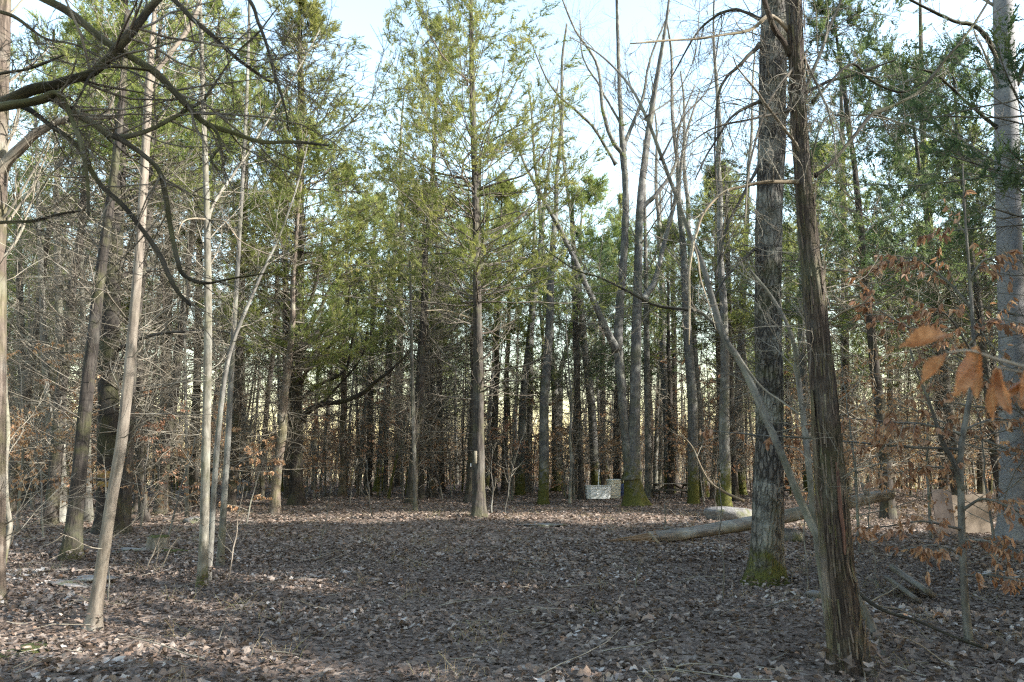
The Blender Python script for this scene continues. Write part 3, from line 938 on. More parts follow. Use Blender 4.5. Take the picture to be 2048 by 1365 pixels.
# the ridge of old bark up its left flank and the bared red wood
P, r_ = trunk_px([(1670, 1335, 30), (1658, 1230, 22), (1647, 1100, 20), (1637, 980, 18), (1628, 860, 14), (1624, 780, 6)], t.Y - .02)
g = G(); g.tubes(catmull(P - t.base, 60), np.interp(np.linspace(0, 1, 60), np.linspace(0, 1, 6), r_), 20, bark_relief(.012, 0, 0, .2, 6, 17)); g.build('bark_ridge', M['cedar_hero'], t.root)
k = NT('bared_wood'); k.base(k.ramp(k.noise(k.mapv(k.attr('bk'), (1, 1, .07)), 70, 5, .65), [(.3, (.035, .018, .014)), (.55, (.105, .052, .036)), (.8, (.19, .115, .078))])); k.bump(k.noise(k.mapv(k.attr('bk'), (1, 1, .07)), 70, 5, .65), .8, .01); M['bared'] = k.m
P, r_ = trunk_px([(1690, 1110, 3), (1687, 1070, 8), (1681, 1020, 9), (1676, 960, 7), (1672, 925, 3)], t.Y - .128)
g = G(); g.tubes(catmull(P - t.base, 40), np.interp(np.linspace(0, 1, 40), np.linspace(0, 1, 5), r_), 12, bark_relief(.007, 0, 0, .2, 5, 18)); g.build('bared_wood', M['bared'], t.root)
# loose bark strips
g = G()
for q in range(330):
    i = rng.integers(10, len(t.P) - 40)
    a = rng.uniform(-2.9, -.2)
    c = t.P[i] + np.array([math.cos(a), math.sin(a), 0]) * (t.R[i] * 1.03)
    n = 6; L = rng.uniform(.06, .30); w = rng.uniform(.0025, .008)
    u = np.linspace(0, 1, n)
    tx = t.P[min(i + 8, len(t.P) - 1)] - t.P[i]; tx /= np.linalg.norm(tx)
    lift = (u ** 2) * rng.uniform(.005, .045) * rng.choice([1, -1])
    cc = c + (u * L)[:, None] * tx * rng.choice([1, -1]) + np.abs(lift)[:, None] * np.array([math.cos(a), math.sin(a), 0])
    tg = np.array([-math.sin(a), math.cos(a), 0]) * w
    nrm = np.array([math.cos(a), math.sin(a), 0]) * .003
    V = np.stack([cc - tg, cc + nrm, cc + tg], 1)
    ii = (np.arange(n - 1)[:, None] * 3 + np.arange(2)[None]).ravel()
    g.add(V, np.stack([ii, ii + 1, ii + 4, ii + 3], -1), None, np.repeat(u * L, 3)[:, None] * np.array([0, 0, 1.]) + rng.uniform(0, 30) + V.reshape(-1, 3) * .2)
tag(g.build('bark_strips', M['cedar_hero'], t.root), kind='stuff')
t.limb([(1603, 366, 10.9), (1575, 364, 9.6), (1525, 366, 8.3), (1480, 372, 7.7), (1440, 388, 7.0), (1408, 425, 6.4), (1390, 465, 5.8), (1384, 492, 5.8), (1378, 540, 4.5), (1379, 600, 3.8), (1378, 690, 2.6)], 'dead', -.7, 12, N=60, wob=.010, twigs=9, twl=.3, label='bare yellowish dead limb arching left and down')
t.limb([(1385, 485, 4.8), (1396, 515, 4.8), (1402, 560, 4.0), (1418, 610, 3.2), (1432, 660, 1.6)], 'dead', -.7, 8, twigs=4, twl=.2)
t.limb([(1604, 318, 11.2), (1590, 285, 8.8), (1560, 245, 7.2), (1535, 215, 6.4), (1515, 185, 5.6), (1478, 140, 4.0), (1465, 110, 2.4)], 'dead', -.5, 10, twigs=3, twl=.2, label='broken bare limb angling up to the left')
t.limb([(1578, 60, 11.2), (1555, 40, 10.4), (1535, 32, 9.6), (1500, 58, 7.2), (1450, 68, 6.4), (1400, 77, 5.6), (1330, 82, 4.8), (1260, 88, 3.2)], 'dead', -.4, 9, twigs=8, twl=.25, label='pale broken limb reaching left over the clearing')
t.limb([(1580, 110, 14), (1560, 75, 13), (1545, 50, 12), (1530, 10, 12), (1520, -40, 12)], 'cedar_hero', -.3, 10)
t.limb([(1630, 352, 8), (1662, 330, 8), (1700, 285, 8), (1740, 235, 8), (1762, 222, 8), (1795, 208, 7), (1840, 180, 7), (1885, 125, 6), (1940, 60, 5), (1990, -20, 4)], 'limb', .4, 10, N=40, twigs=16, twl=.5, label='long mossy limb slanting up to the right')
t.limb([(1605, 190, 8), (1640, 110, 7), (1660, 50, 6), (1700, -40, 4)], 'limb', .6, 8, twigs=14, twl=.6, up=-.05)
t.limb([(1625, 205, 6), (1700, 130, 6), (1740, 160, 5), (1800, 185, 4), (1850, 165, 3)], 'limb', .5, 8, twigs=10, twl=.5)
t.limb([(1620, 330, 5), (1650, 240, 5), (1700, 232, 4), (1760, 228, 2)], 'limb', .9, 8, twigs=8, twl=.4)
t.limb([(1590, 80, 7), (1640, 180, 6), (1665, 250, 4), (1672, 330, 2)], 'twig_dark', -.3, 7, twigs=16, twl=.45, up=-.1)
t.limb([(1600, 120, 7), (1540, 200, 6), (1500, 330, 5), (1490, 450, 3)], 'twig_dark', -.6, 7, twigs=16, twl=.5, up=-.1)
t.limb([(1590, 220, 6), (1500, 240, 5), (1420, 260, 4), (1330, 330, 2)], 'twig_dark', -.4, 7, twigs=14, twl=.5, up=-.06)
t.limb([(1665, 640, 5), (1690, 622, 4), (1720, 610, 3), (1745, 590, 2)], 'dead', -.3, 7, twigs=2, twl=.2)
B, r_ = kids(t.P[None], t.R[None], 60, .3, .97, .7, 1.2, 6, -.04, .2, .05, .35, rmin=.003, rmax=.008, tl=.1)
t.gt.tubes(B, r_, 4)
B2, r2 = kids(B, r_, 5, .2, 1, .35, .8, 4, -.04, .22, .6, .5, rmin=.002)
t.gt.tubes(B2, r2, 3)
t.done('twig')

# --- smooth sapling leaning far over, crossing in front of the furrowed tree
t = Hero('leaning_sapling', 'smooth striped sapling leaning far left across the furrowed trunk, rooted by the shaggy cedar',
         [(1776, 1345, 18.7), (1752, 1275, 18.7), (1722, 1210, 18.7), (1690, 1170, 17.0), (1640, 1085, 17.0), (1600, 1000, 17.0), (1570, 925, 17.0), (1540, 855, 17.0), (1510, 785, 17.0), (1478, 720, 16.1), (1448, 675, 16.1), (1425, 600, 14.4), (1405, 530, 12.8), (1380, 470, 10.2), (1355, 400, 9.3), (1325, 320, 8.5), (1295, 240, 7.6), (1258, 170, 6.0), (1200, 110, 4.2), (1140, 75, 2.5)],
         'grey', cat='sapling', sides=16, relief=bark_relief(.003, 0, 0, .2, 5, 19), Y=7.0, lean_y=1.2)
t.limb([(1430, 650, 6.0), (1400, 625, 6.8), (1360, 618, 6.8), (1310, 610, 6.0), (1250, 580, 5.1), (1200, 555, 4.2), (1150, 540, 3.4), (1090, 500, 1.7)], 'limb', .2, 9, twigs=18, twl=.7, up=.05)
t.limb([(1320, 320, 5.1), (1370, 230, 4.2), (1420, 170, 3.4), (1440, 60, 2.5)], 'twig_dark', .3, 7, twigs=12, twl=.7)
t.limb([(1290, 235, 4.2), (1350, 190, 3.4), (1390, 110, 2.5), (1400, 0, 1.7)], 'twig_dark', .3, 7, twigs=12, twl=.6)
t.limb([(1470, 705, 6.8), (1520, 770, 5.1), (1560, 800, 4.2), (1600, 830, 2.5)], 'pale', -.3, 7, twigs=4, twl=.3)
bare_limbs(t.P, t.R, t.gt, .55, 16, 1.0, 6, 4, low=0)
t.done('twig')
t = Hero('slender_sapling', 'slender curving sapling between the furrowed trunk and the shaggy cedar',
         [(1650, 1120, 12), (1630, 1060, 14), (1622, 980, 14), (1612, 880, 14), (1602, 800, 13), (1594, 740, 12), (1588, 690, 10), (1570, 640, 8), (1540, 590, 7), (1500, 540, 5)],
         'grey', cat='sapling', sides=12, relief=bark_relief(.003, 0, 0, .2, 5, 20), Y=8.2)
bare_limbs(t.P, t.R, t.gt, .3, 12, .9, 6, 4, low=0)
t.done('twig')

# --- big silver trunk at the right edge
t = Hero('silver_tree', 'thick silvery grey trunk at the right edge of the photo, beside the tan board',
         [(2041, 1084, 90), (2035, 1010, 74), (2030, 900, 62), (2026, 750, 56), (2022, 600, 52), (2018, 450, 50), (2014, 300, 49), (2010, 150, 46), (2006, 0, 42), (2000, -200, 32)],
         'silver', ring=.06, sides=40, relief=bark_relief(.008, 5, .4, .25, 9, 21))
for lp in ([(2005, 130, 12), (1960, 60, 10), (1900, 40, 8), (1820, 0, 6)], [(2000, 260, 9), (1930, 200, 7), (1870, 150, 6), (1800, 130, 4)], [(2030, 170, 12), (2060, 110, 10), (2090, 60, 8)]):
    t.limb(lp, 'limb', -.8, 9, twigs=12, twl=1.0)
bare_limbs(t.P, t.R, t.gt, .6, 10, 3, 6, 4, low=10)
t.done()

# ------------------------------------------------------------------ the wood behind: patterns, then copies
T = {}
T['c'] = [make_cedar('cedar_tree', '-', 17, .20, 7.5, 3.8, 100, 75, .36, 5, 8), make_cedar('cedar_tree', '-', 14, .16, 7.5, 3.2, 100, 55, .34, 5, 8, deadlen=2.8),
          make_cedar('cedar_tree', '-', 19, .24, 9.5, 4.0, 110, 90, .40, 6, 8, 'cedar_dark', 'green', 3.0), make_cedar('cedar_tree', '-', 15, .18, 5.0, 4.0, 70, 95, .36, 6, 8),
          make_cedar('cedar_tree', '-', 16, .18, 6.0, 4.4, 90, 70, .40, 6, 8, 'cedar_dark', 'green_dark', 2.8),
          make_cedar('cedar_tree', '-', 19, .20, 10.5, 3.0, 170, 60, .38, 6, 7, 'cedar_dark', 'green', 2.9)]
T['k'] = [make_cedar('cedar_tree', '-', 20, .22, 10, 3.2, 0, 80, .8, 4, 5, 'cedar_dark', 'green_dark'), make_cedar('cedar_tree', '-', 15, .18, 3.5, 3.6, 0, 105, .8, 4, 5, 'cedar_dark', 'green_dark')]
# --- named trees of the middle ground: base pixel, width, upper path, kind
MID = [
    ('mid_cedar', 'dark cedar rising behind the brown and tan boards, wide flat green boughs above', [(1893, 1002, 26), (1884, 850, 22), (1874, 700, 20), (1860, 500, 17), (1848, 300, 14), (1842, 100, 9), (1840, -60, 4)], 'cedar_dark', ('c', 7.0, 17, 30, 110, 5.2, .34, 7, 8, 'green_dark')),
    ('mid_cedar', 'dark cedar trunk just right of the shaggy cedar, behind the raised log end', [(1693, 990, 24), (1691, 850, 20), (1690, 700, 18), (1688, 500, 15), (1685, 300, 11), (1680, 100, 5)], 'cedar_dark', ('c', 8.0, 19, 40, 90, 3.4, .36, 7, 8, 'green_dark')),
    ('mid_cedar', 'straight dark cedar touching the left end of the grey tank', [(1163, 1000, 18), (1162, 940, 14), (1156, 800, 14), (1151, 650, 13), (1147, 500, 11), (1144, 380, 5)], 'cedar_dark', ('c', 7.6, 17, 30, 90, 4.6, .38, 7, 9, 'green_dark')),
    ('mid_cedar', 'reddish cedar trunk behind the pale bin', [(1207, 975, 19), (1206, 900, 15), (1205, 800, 14), (1204, 650, 13), (1202, 480, 6)], 'cedar', ('c', 9, 18, 30, 40, 3.0, .38, 6, 8, 'green_dark')),
    ('mid_tree', 'grey trunk with a small square marker, between the twin tree and the picnic table', [(1297, 996, 19), (1296, 900, 15), (1294, 750, 14), (1292, 600, 12), (1290, 420, 8), (1288, 280, 4)], 'grey', ('b', .5, 10, 3.2)),
    ('mid_tree', 'slim mossy trunk behind the left end of the picnic table', [(1324, 975, 13), (1323, 860, 12), (1322, 700, 11), (1322, 520, 8), (1320, 380, 4)], 'grey', ('b', .4, 12, 3)),
    ('mid_cedar', 'dark cedar trunk behind the middle of the picnic table', [(1350, 985, 16), (1350, 860, 14), (1348, 700, 12), (1345, 520, 9), (1342, 380, 4)], 'cedar_dark', ('c', 8, 17, 50, 40, 3.0, .38, 6, 8, 'green_dark')),
    ('mid_cedar', 'left of two dark cedars behind the pale rock and fallen log', [(1443, 1000, 22), (1442, 900, 18), (1440, 780, 16), (1436, 640, 14), (1434, 480, 11), (1432, 330, 5)], 'cedar_dark', ('c', 8, 15, 60, 40, 3.0, .34, 6, 8, 'green_dark')),
    ('mid_cedar', 'right of two dark cedars behind the pale rock and fallen log', [(1470, 1004, 20), (1466, 900, 16), (1461, 780, 15), (1458, 640, 13), (1455, 480, 10), (1450, 330, 5)], 'cedar_dark', ('c', 8, 15, 60, 40, 2.8, .34, 6, 8, 'green_dark')),
    ('mid_tree', 'mossy yellow-green trunk forking into two, left of the grey tank', [(1120, 975, 26), (1118, 920, 20), (1118, 850, 17), (1119, 780, 17), (1122, 740, 11), (1135, 690, 9), (1150, 600, 8), (1160, 480, 5), (1165, 400, 3)], 'twin', ('bf', .35, 14, 3.4)),
    ('mid_tree', 'mossy trunk midway between the middle cedar and the yellow-green forked tree', [(1056, 985, 19), (1058, 900, 15), (1060, 800, 14), (1062, 680, 13), (1066, 540, 10), (1070, 420, 5)], 'grey', ('b', .4, 12, 3.2)),
    ('mid_cedar', 'dark straight cedar, first thick trunk left of the middle cedar', [(884, 985, 17), (882, 900, 14), (879, 780, 13), (876, 640, 12), (874, 480, 8), (872, 350, 4)], 'cedar_dark', ('c', 9, 18, 45, 70, 3.6, .4, 7, 8, 'green')),
    ('mid_cedar', 'pale trunk with stripped split foot, left of the middle cedar', [(869, 978, 17), (868, 930, 12), (866, 840, 11), (865, 700, 10), (864, 540, 7)], 'cedar', ('c', 9, 17, 30, 40, 3, .4, 6, 8, 'green')),
    ('mid_cedar', 'dark trunk third left from the middle cedar, grey stem beside it', [(841, 998, 19), (842, 920, 15), (844, 800, 14), (846, 660, 13), (848, 500, 9), (848, 380, 4)], 'cedar_dark', ('c', 8.5, 17, 45, 80, 3.8, .38, 7, 8, 'green')),
    ('mid_cedar', 'thick dark cedar midway between the low-limbed cedar and the middle cedar', [(797, 975, 24), (797, 900, 17), (798, 780, 17), (800, 640, 15), (803, 480, 11), (806, 340, 4)], 'cedar_dark', ('c', 9, 20, 50, 100, 4.6, .42, 7, 9, 'green')),
    ('slim_pole', 'slim grey pole in front of the trunks left of the middle cedar', [(831, 1022, 10), (829, 940, 8), (826, 820, 8), (823, 680, 7), (820, 520, 5)], 'grey', ('b', .3, 14, 1.8)),
    ('mid_tree', 'slim dark trunk right of the low limb of the dark cedar', [(771, 990, 10), (772, 900, 9), (774, 780, 9), (776, 640, 8), (778, 500, 5)], 'grey', ('b', .4, 12, 2.4)),
    ('mid_tree', 'mossy slim trunk leaning right under the tip of the long low limb', [(717, 988, 11), (722, 930, 10), (729, 860, 10), (737, 760, 9), (748, 640, 7), (758, 520, 5)], 'grey', ('b', .4, 12, 2.6)),
    ('mid_tree', 'bent trunk leaning right between the slim trio and the dark low-limbed cedar', [(524, 1002, 12), (525, 940, 11), (529, 870, 11), (536, 790, 11), (547, 700, 10), (552, 600, 9), (556, 480, 6)], 'cedar_dark', ('b', .4, 12, 3)),
    ('mid_tree', 'pale slim mossy trunk just left of the dark low-limbed cedar pair', [(562, 985, 11), (561, 900, 10), (559, 800, 10), (557, 680, 8), (556, 520, 5)], 'twin', ('b', .4, 12, 2.8)),
    ('mid_cedar', 'dark trunk immediately left of the pale trunk with mossy foot', [(384, 1010, 24), (388, 930, 20), (392, 820, 19), (396, 680, 17), (398, 540, 14), (400, 380, 9), (402, 240, 4)], 'cedar_dark', ('c', 8, 18, 60, 80, 3.6, .34, 7, 8, 'green')),
    ('mid_cedar', 'thick trunk dark below and sunlit above, between the painted cedar and the pale trunk', [(326, 1012, 32), (328, 950, 27), (330, 840, 26), (333, 700, 23), (336, 560, 19), (338, 400, 13), (340, 240, 5)], 'cedar', ('c', 9, 17, 45, 80, 3.6, .34, 7, 8, 'green')),
    ('mid_tree', 'mossy-footed trunk curving left at its base, right of the painted cedar', [(290, 1040, 24), (285, 990, 18), (281, 930, 17), (279, 820, 16), (279, 690, 15), (278, 540, 12), (276, 380, 7)], 'cedar_dark', ('b', .4, 14, 3)),
    ('mid_tree', 'dark trunk right behind the tan leaning trunk, next to the mossy curved one', [(268, 985, 20), (266, 900, 17), (264, 780, 16), (262, 640, 14), (260, 480, 9)], 'cedar_dark', ('b', .5, 12, 3)),
    ('mid_tree', 'mossy trunk half hidden by the dark slender leaning trunk', [(178, 1045, 21), (175, 960, 15), (174, 840, 14), (168, 700, 13), (162, 540, 10), (158, 400, 6)], 'grey', ('b', .4, 14, 3)),
    ('mid_tree', 'dark trunk against the bright gap, left of the stout forked trunk', [(50, 1008, 26), (48, 920, 21), (46, 800, 19), (42, 660, 17), (38, 500, 13), (36, 340, 7)], 'cedar_dark', ('c', 8, 16, 60, 60, 3.2, .34, 6, 8, 'green')),
    ('mid_tree', 'slim dark trunk against the bright gap, second from the stout forked trunk', [(85, 988, 17), (85, 900, 14), (84, 780, 13), (82, 640, 11), (80, 500, 7)], 'cedar_dark', ('c', 9, 16, 40, 50, 3, .36, 6, 8, 'green')),
    ('mid_tree', 'slim mossy stem between the left edge tree and the stout forked trunk', [(66, 1022, 8), (64, 940, 7), (62, 840, 7), (60, 720, 6), (58, 560, 4)], 'grey', ('b', .3, 12, 1.8)),
    ('mid_tree', 'slim trunk right of the small brown beech behind the pale trunk', [(375, 1035, 9), (374, 960, 8), (372, 840, 8), (370, 700, 7), (368, 540, 5)], 'grey', ('b', .3, 12, 1.8)),
    ('mid_tree', 'slim dark trunk between the slim grey stem and the bent trunk', [(487, 985, 14), (487, 900, 12), (486, 780, 11), (484, 640, 10), (482, 500, 6)], 'cedar_dark', ('c', 9, 18, 45, 60, 3.4, .38, 6, 8, 'green')),
    ('mid_cedar', 'dark cedar trunk behind the shaggy cedar and the furrowed tree', [(1578, 985, 20), (1578, 880, 16), (1577, 760, 15), (1576, 620, 12), (1575, 460, 6)], 'cedar_dark', ('c', 9, 17, 60, 50, 3, .36, 6, 8, 'green_dark')),
    ('mid_tree', 'tall slim trunk against the dark wood, above the raised end of the log', [(1782, 990, 18), (1781, 900, 15), (1780, 780, 14), (1778, 640, 12), (1776, 480, 8)], 'cedar_dark', ('c', 9, 17, 50, 60, 3.2, .36, 6, 8, 'green_dark')),
    ('mid_tree', 'slim dark trunk left of the silver trunk at the right edge', [(1962, 1000, 16), (1960, 900, 13), (1957, 780, 12), (1954, 620, 10), (1950, 460, 6)], 'cedar_dark', ('c', 8, 17, 50, 70, 3.6, .36, 6, 8, 'green_dark')),
]
for name, label, pts, mat, spec in MID:
    seed = int(pts[0][0])
    t = Hero(name, label, pts, mat, sides=14, ring=.22, relief=bark_relief(.018, 4, .35, .35, 7, seed))
    zt = t.P[-1, 2]
    if spec[0] == 'c':
        _, zc, z1, nd, nl, sp, ss, ns, dn, fol = spec
        # limbs and foliage of one of the cedar patterns, turned and sized for this trunk
        want = .62 if nl >= 70 else .5
        src = T['c'][(3, 1, 0, 2)[(seed + nl) % 4] if nl < 100 else 3]
        hs = src['height']
        for ch in src.children:
            if ch.name.split('.')[0] in ('branches', 'crown'):
                c_ = ch.copy(); c_.parent = t.root
                k_ = min(z1, zt) / hs
                c_.scale = (k_ * (sp / 3.1) ** .5, k_ * (sp / 3.1) ** .5, k_)
                c_.rotation_euler = (0, 0, seed * 1.3)
                top = t.P[int(len(t.P) * .6)]
                c_.location = (top[0] * .8, top[1] * .8, 0)
                col.objects.link(c_)
        t.done()
    else:
        if spec[0] == 'bf':
            t.limb([(1117, 775, 13), (1110, 745, 11), (1096, 705, 9), (1085, 670, 7), (1078, 600, 5)], dy=1, twigs=14, twl=1.6)
        bare_limbs(t.P, t.R, t.gt, spec[1], spec[2], spec[3], 7, 4, low=18, lowlen=1.4)
        t.done()
    if 'small square marker' in label:
        g = G(); p, mp = pix(1297, 934, t.Y)
        g.box(p - t.base + np.array([0, -.26, 0]), (.20, .015, .22), bev=.004)
        g.build('marker_plate', M['board'], t.root)

OCC = []                                   # where something stands already
for o in col.objects:
    if o.parent is None and o.type == 'EMPTY': OCC.append((o.location.x, o.location.y))
T['b'] = [make_bare('hardwood_tree', '-', 17, .17, .4, 14, 4.2, 7, 5), make_bare('hardwood_tree', '-', 15, .14, .35, 15, 3.4, 7, 5, 'pale'), make_bare('hardwood_tree', '-', 19, .21, .45, 13, 5, 8, 5, 'twin', lean=1.2)]
T['p'] = [make_bare('pole_tree', '-', 12, .08, .25, 18, 2.0, 7, 5, 'cedar', 30, 1.0), make_bare('pole_tree', '-', 10, .065, .2, 18, 1.9, 7, 5, 'grey', 30, .8), make_bare('pole_tree', '-', 14, .10, .3, 18, 2.4, 7, 5, 'cedar_dark', 34, .6)]
T['s'] = [make_bare('bare_shrub', '-', 3.2, .022, .05, 16, 1.5, 6, 4, 'grey', 0, .6, cat='shrub'), make_bare('bare_shrub', '-', 4.5, .028, .1, 16, 1.7, 6, 4, 'twin', 0, .9, cat='shrub')]
T['be'] = [make_beech('beech_sapling', '-', 3.6, 14, 1.7, 7, 8, .09), make_beech('beech_sapling', '-', 4.8, 18, 2.1, 8, 8, .09), make_beech('beech_sapling', '-', 2.4, 11, 1.2, 6, 8, .09)]
used = set()

LAND = [(5, 'left edge trunk'), (118, 'stout forked trunk'), (217, 'painted cedar'), (300, 'curved mossy trunk'), (410, 'slim trio'), (500, 'mossy boulder'), (593, 'low-limbed cedar'), (700, 'long low limb'),
        (800, 'thick dark cedar'), (880, 'straight dark cedar'), (957, 'middle cedar'), (1056, 'mossy mid trunk'), (1120, 'yellow-green forked tree'), (1190, 'grey tank'), (1270, 'mossy twin tree'), (1342, 'picnic table'),
        (1455, 'grey rock dome'), (1535, 'furrowed trunk'), (1660, 'shaggy cedar'), (1765, 'raised log end'), (1890, 'brown board'), (1965, 'tan board'), (2030, 'silver trunk')]
WHAT = {'c': ('cedar with dead lower boughs', 'cedars'), 'b': ('bare grey forking hardwood', 'bare hardwoods'), 'p': ('thin bare pole-like tree', 'thin bare trees'),
        's': ('low twiggy bare shrub', 'bare shrubs'), 'be': ('tan-leaved beech sapling', 'tan-leaved beech saplings')}


def place(kind, x, y, s=1.0, sz=None, var=None, label=None, group=None, tilt=.03):
    v = rng.integers(len(T[kind])) if var is None else var
    root = T[kind][v]
    a = x / max(y, 1)
    z = float(hgt(x, y))
    if label is None:
        zone = 'behind the ' + min(LAND, key=lambda l: abs(l[0] - (1024 + F * a)))[1]
        far = 'nearer' if y < 38 else ('farther' if y < 62 else 'farthest')
        w, gname = WHAT[kind]
        label = f'{far} {w} {zone}'
        group = f'{far} {gname} {zone}'
    rz = rng.uniform(0, 6.28)
    sc = (s, s if sz is None else sz)
    tl = (rng.normal(0, tilt), rng.normal(0, tilt))
    if id(root) not in used:
        used.add(id(root))
        root.location = (x, y, z); root.rotation_euler = (tl[0], tl[1], rz); root.scale = (sc[0], sc[0], sc[1])
        root['label'] = label
        if group: root['group'] = group
        return root
    return copy_tree(root, (x, y, z), rz, sc, label, group, tl)


def clear_line(x, y):
    """keep the open floor of the clearing and the view to its furniture free"""
    px = 1024 + F * x / y
    if y < 30 and -520 < px - 1024 < 620: return False
    if 1150 < px < 1390 and y < 43: return False
    if 850 < px < 1050 and y < 34: return False
    if 640 < px < 780 and y < 36: return False
    return True


def scatter(kind, n, y0, y1, wid, gap, smin, smax, power=1.0):
    done = tries = 0
    while done < n and tries < n * 60:
        tries += 1
        y = y0 + (y1 - y0) * rng.uniform() ** power
        x = rng.uniform(-1, 1) * (wid * y + 2)
        if not clear_line(x, y): continue
        if any((x - a) ** 2 + (y - b) ** 2 < gap * gap for a, b in OCC): continue
        OCC.append((x, y))
        s = rng.uniform(smin, smax)
        place(kind, x, y, s, s * rng.uniform(.9, 1.1))
        done += 1


scatter('c', 26, 30, 55, .72, 1.6, .8, 1.1)
scatter('b', 16, 32, 60, .72, 1.5, .75, 1.0)
for px, Y, s, lab in ((1040, 42, 1.25, 'tall bare hardwood against the sky just right of the middle cedar'), (1110, 47, 1.35, 'tall bare hardwood behind the mossy yellow-green forked tree'), (1190, 44, 1.3, 'tall bare hardwood behind the grey tank'), (1335, 46, 1.35, 'tall bare hardwood behind the picnic table'),
                       (1400, 40, 1.25, 'tall bare hardwood right of the picnic table'), (1475, 44, 1.35, 'tall bare hardwood just left of the furrowed trunk'), (760, 48, 1.3, 'tall bare hardwood between the low-limbed cedar and the middle cedar'), (1610, 42, 1.3, 'tall bare hardwood in the gap right of the shaggy cedar'), (1085, 34, 1.15, 'bare hardwood spreading fine twigs against the sky, nearer than the yellow-green forked tree'), (1380, 33, 1.15, 'bare hardwood spreading fine twigs right of the picnic table'), (1440, 30, 1.05, 'bare hardwood with fine twigs left of the furrowed trunk, near the rock dome')):
    OCC.append(((px - 1024) / F * Y, Y)); place('b', (px - 1024) / F * Y, Y, s, s, 2, lab)
scatter('p', 60, 26, 62, .72, .9, .8, 1.15)
scatter('c', 46, 52, 95, .72, 1.6, .85, 1.1, .8)
scatter('b', 60, 55, 98, .72, 1.5, .8, 1.0, .8)
scatter('p', 120, 50, 95, .72, .8, .85, 1.3, .8)
scatter('be', 24, 30, 42, .70, .9, .8, 1.3)
scatter('be', 150, 36, 75, .68, .7, .9, 1.7)
scatter('s', 210, 32, 85, .70, .7, 1.0, 2.2)

# beech and shrubs that the photo lets one pick out
for px, Y, v, s, lab in ((60, 19, 1, 1.0, 'tan-leaved beech sapling in flat tiers at the left, in front of the stout forked trunk'),
                         (150, 24, 1, .9, 'tan-leaved beech sapling behind the dark slender leaning trunk'),
                         (352, 16.5, 0, .85, 'tan-leaved beech sapling just left of the pale trunk with mossy foot'),
                         (300, 21, 0, .9, 'tan-leaved beech sapling between the tan leaning trunk and the pale trunk'),
                         (505, 22, 2, 1.0, 'small beech with hanging tan leaves, right of the slim grey stem'),
                         (1020, 36, 0, 1.15, 'beech sapling with pale sunlit leaves just right of the middle cedar'),
                         (1065, 42, 1, 1.1, 'tall beech sapling with pale leaves behind the mossy trunk right of the middle cedar'),
                         (905, 40, 0, 1.2, 'beech sapling with tan leaves behind the white-tagged leaning trunk'),
                         (25, 15, 0, .95, 'tan-leaved beech sapling just right of the left edge trunk'), (112, 17.5, 0, .85, 'tan-leaved beech sapling close beside the stout forked trunk'), (235, 24, 1, .9, 'tan-leaved beech sapling behind the painted cedar trunk'), (1130, 38, 0, 1.1, 'tan-leaved beech sapling left of the grey tank'), (1400, 33, 0, 1.0, 'tan-leaved beech sapling right of the picnic table'),
                         (1700, 15, 1, .8, 'beech sapling spreading tan leaves behind the shaggy cedar'),
                         (1840, 17, 1, .95, 'beech sapling with dense tan tiers in front of the brown board'),
                         (1960, 12, 0, .8, 'beech sapling with tan leaves in front of the silver trunk')):
    x = (px - 1024) / F * Y
    OCC.append((x, Y))
    place('be', x, Y, s, s, v, lab)

# cedars whose crowns close the sky at both sides
for px, Y, v, s, lab in ((470, 30, 5, 1.0, 'broad green cedar rising behind the slim trio at the left'), (690, 40, 3, 1.15, 'yellow-green cedar right of the dark low-limbed cedar'),
                         (335, 26, 5, .92, 'green cedar crown above the tan leaning trunk'), (40, 27, 5, .95, 'green cedar at the far left behind the edge tree'), (190, 30, 5, 1.05, 'green cedar behind the painted cedar'), (120, 22, 5, .9, 'green cedar above the stout forked trunk'), (560, 27, 3, .95, 'green cedar just left of the dark low-limbed cedar'), (265, 20, 5, .85, 'dark cedar directly behind the tan leaning trunk'), (1900, 30, 4, 1.1, 'dark cedar farther back between the two boards and the shaggy cedar'),
                         (1760, 24, 4, 1.05, 'dark cedar crown right of the shaggy cedar'), (1990, 28, 4, 1.1, 'dark cedar crown behind the silver trunk'), (2130, 13.2, 4, 1.0, 'dark cedar at the right edge with boughs across the silver trunk'),
                         (1650, 36, 0, 1.0, 'tall green cedar behind the shaggy cedar'), (1085, 44, 3, .9, 'bluish green cedar left of the grey tank'), (868, 40, 2, .85, 'wide-boughed cedar behind the straight dark cedar, left of the middle cedar'), (1010, 47, 2, .9, 'wide-boughed cedar behind the middle cedar, to its right'), (1145, 41, 4, .9, 'wide-boughed cedar closest behind the grey tank'),
                          (1235, 50, 4, 1.05, 'wide-boughed cedar rising behind the mossy double trunk'), (1335, 44, 2, .8, 'wide-boughed cedar behind the picnic table'), (1420, 36, 1, 1.0, 'sparse cedar left of the two dark cedars behind the rock dome'), (740, 43, 2, .9, 'wide-boughed cedar behind the tip of the long low limb')):
    x = (px - 1024) / F * Y
    OCC.append((x, Y))
    place('c', x, Y, s, s, v, lab)

# the wood behind and beside the camera, whose shade lies over the clearing
for x, y, v, s in BEHIND:
    place('k' if v > 19 else 'c' if v < 10 else 'b', x, y, s, s, v % 10, 'cedar of the wood behind the photographer, shading the clearing', 'trees behind the photographer')

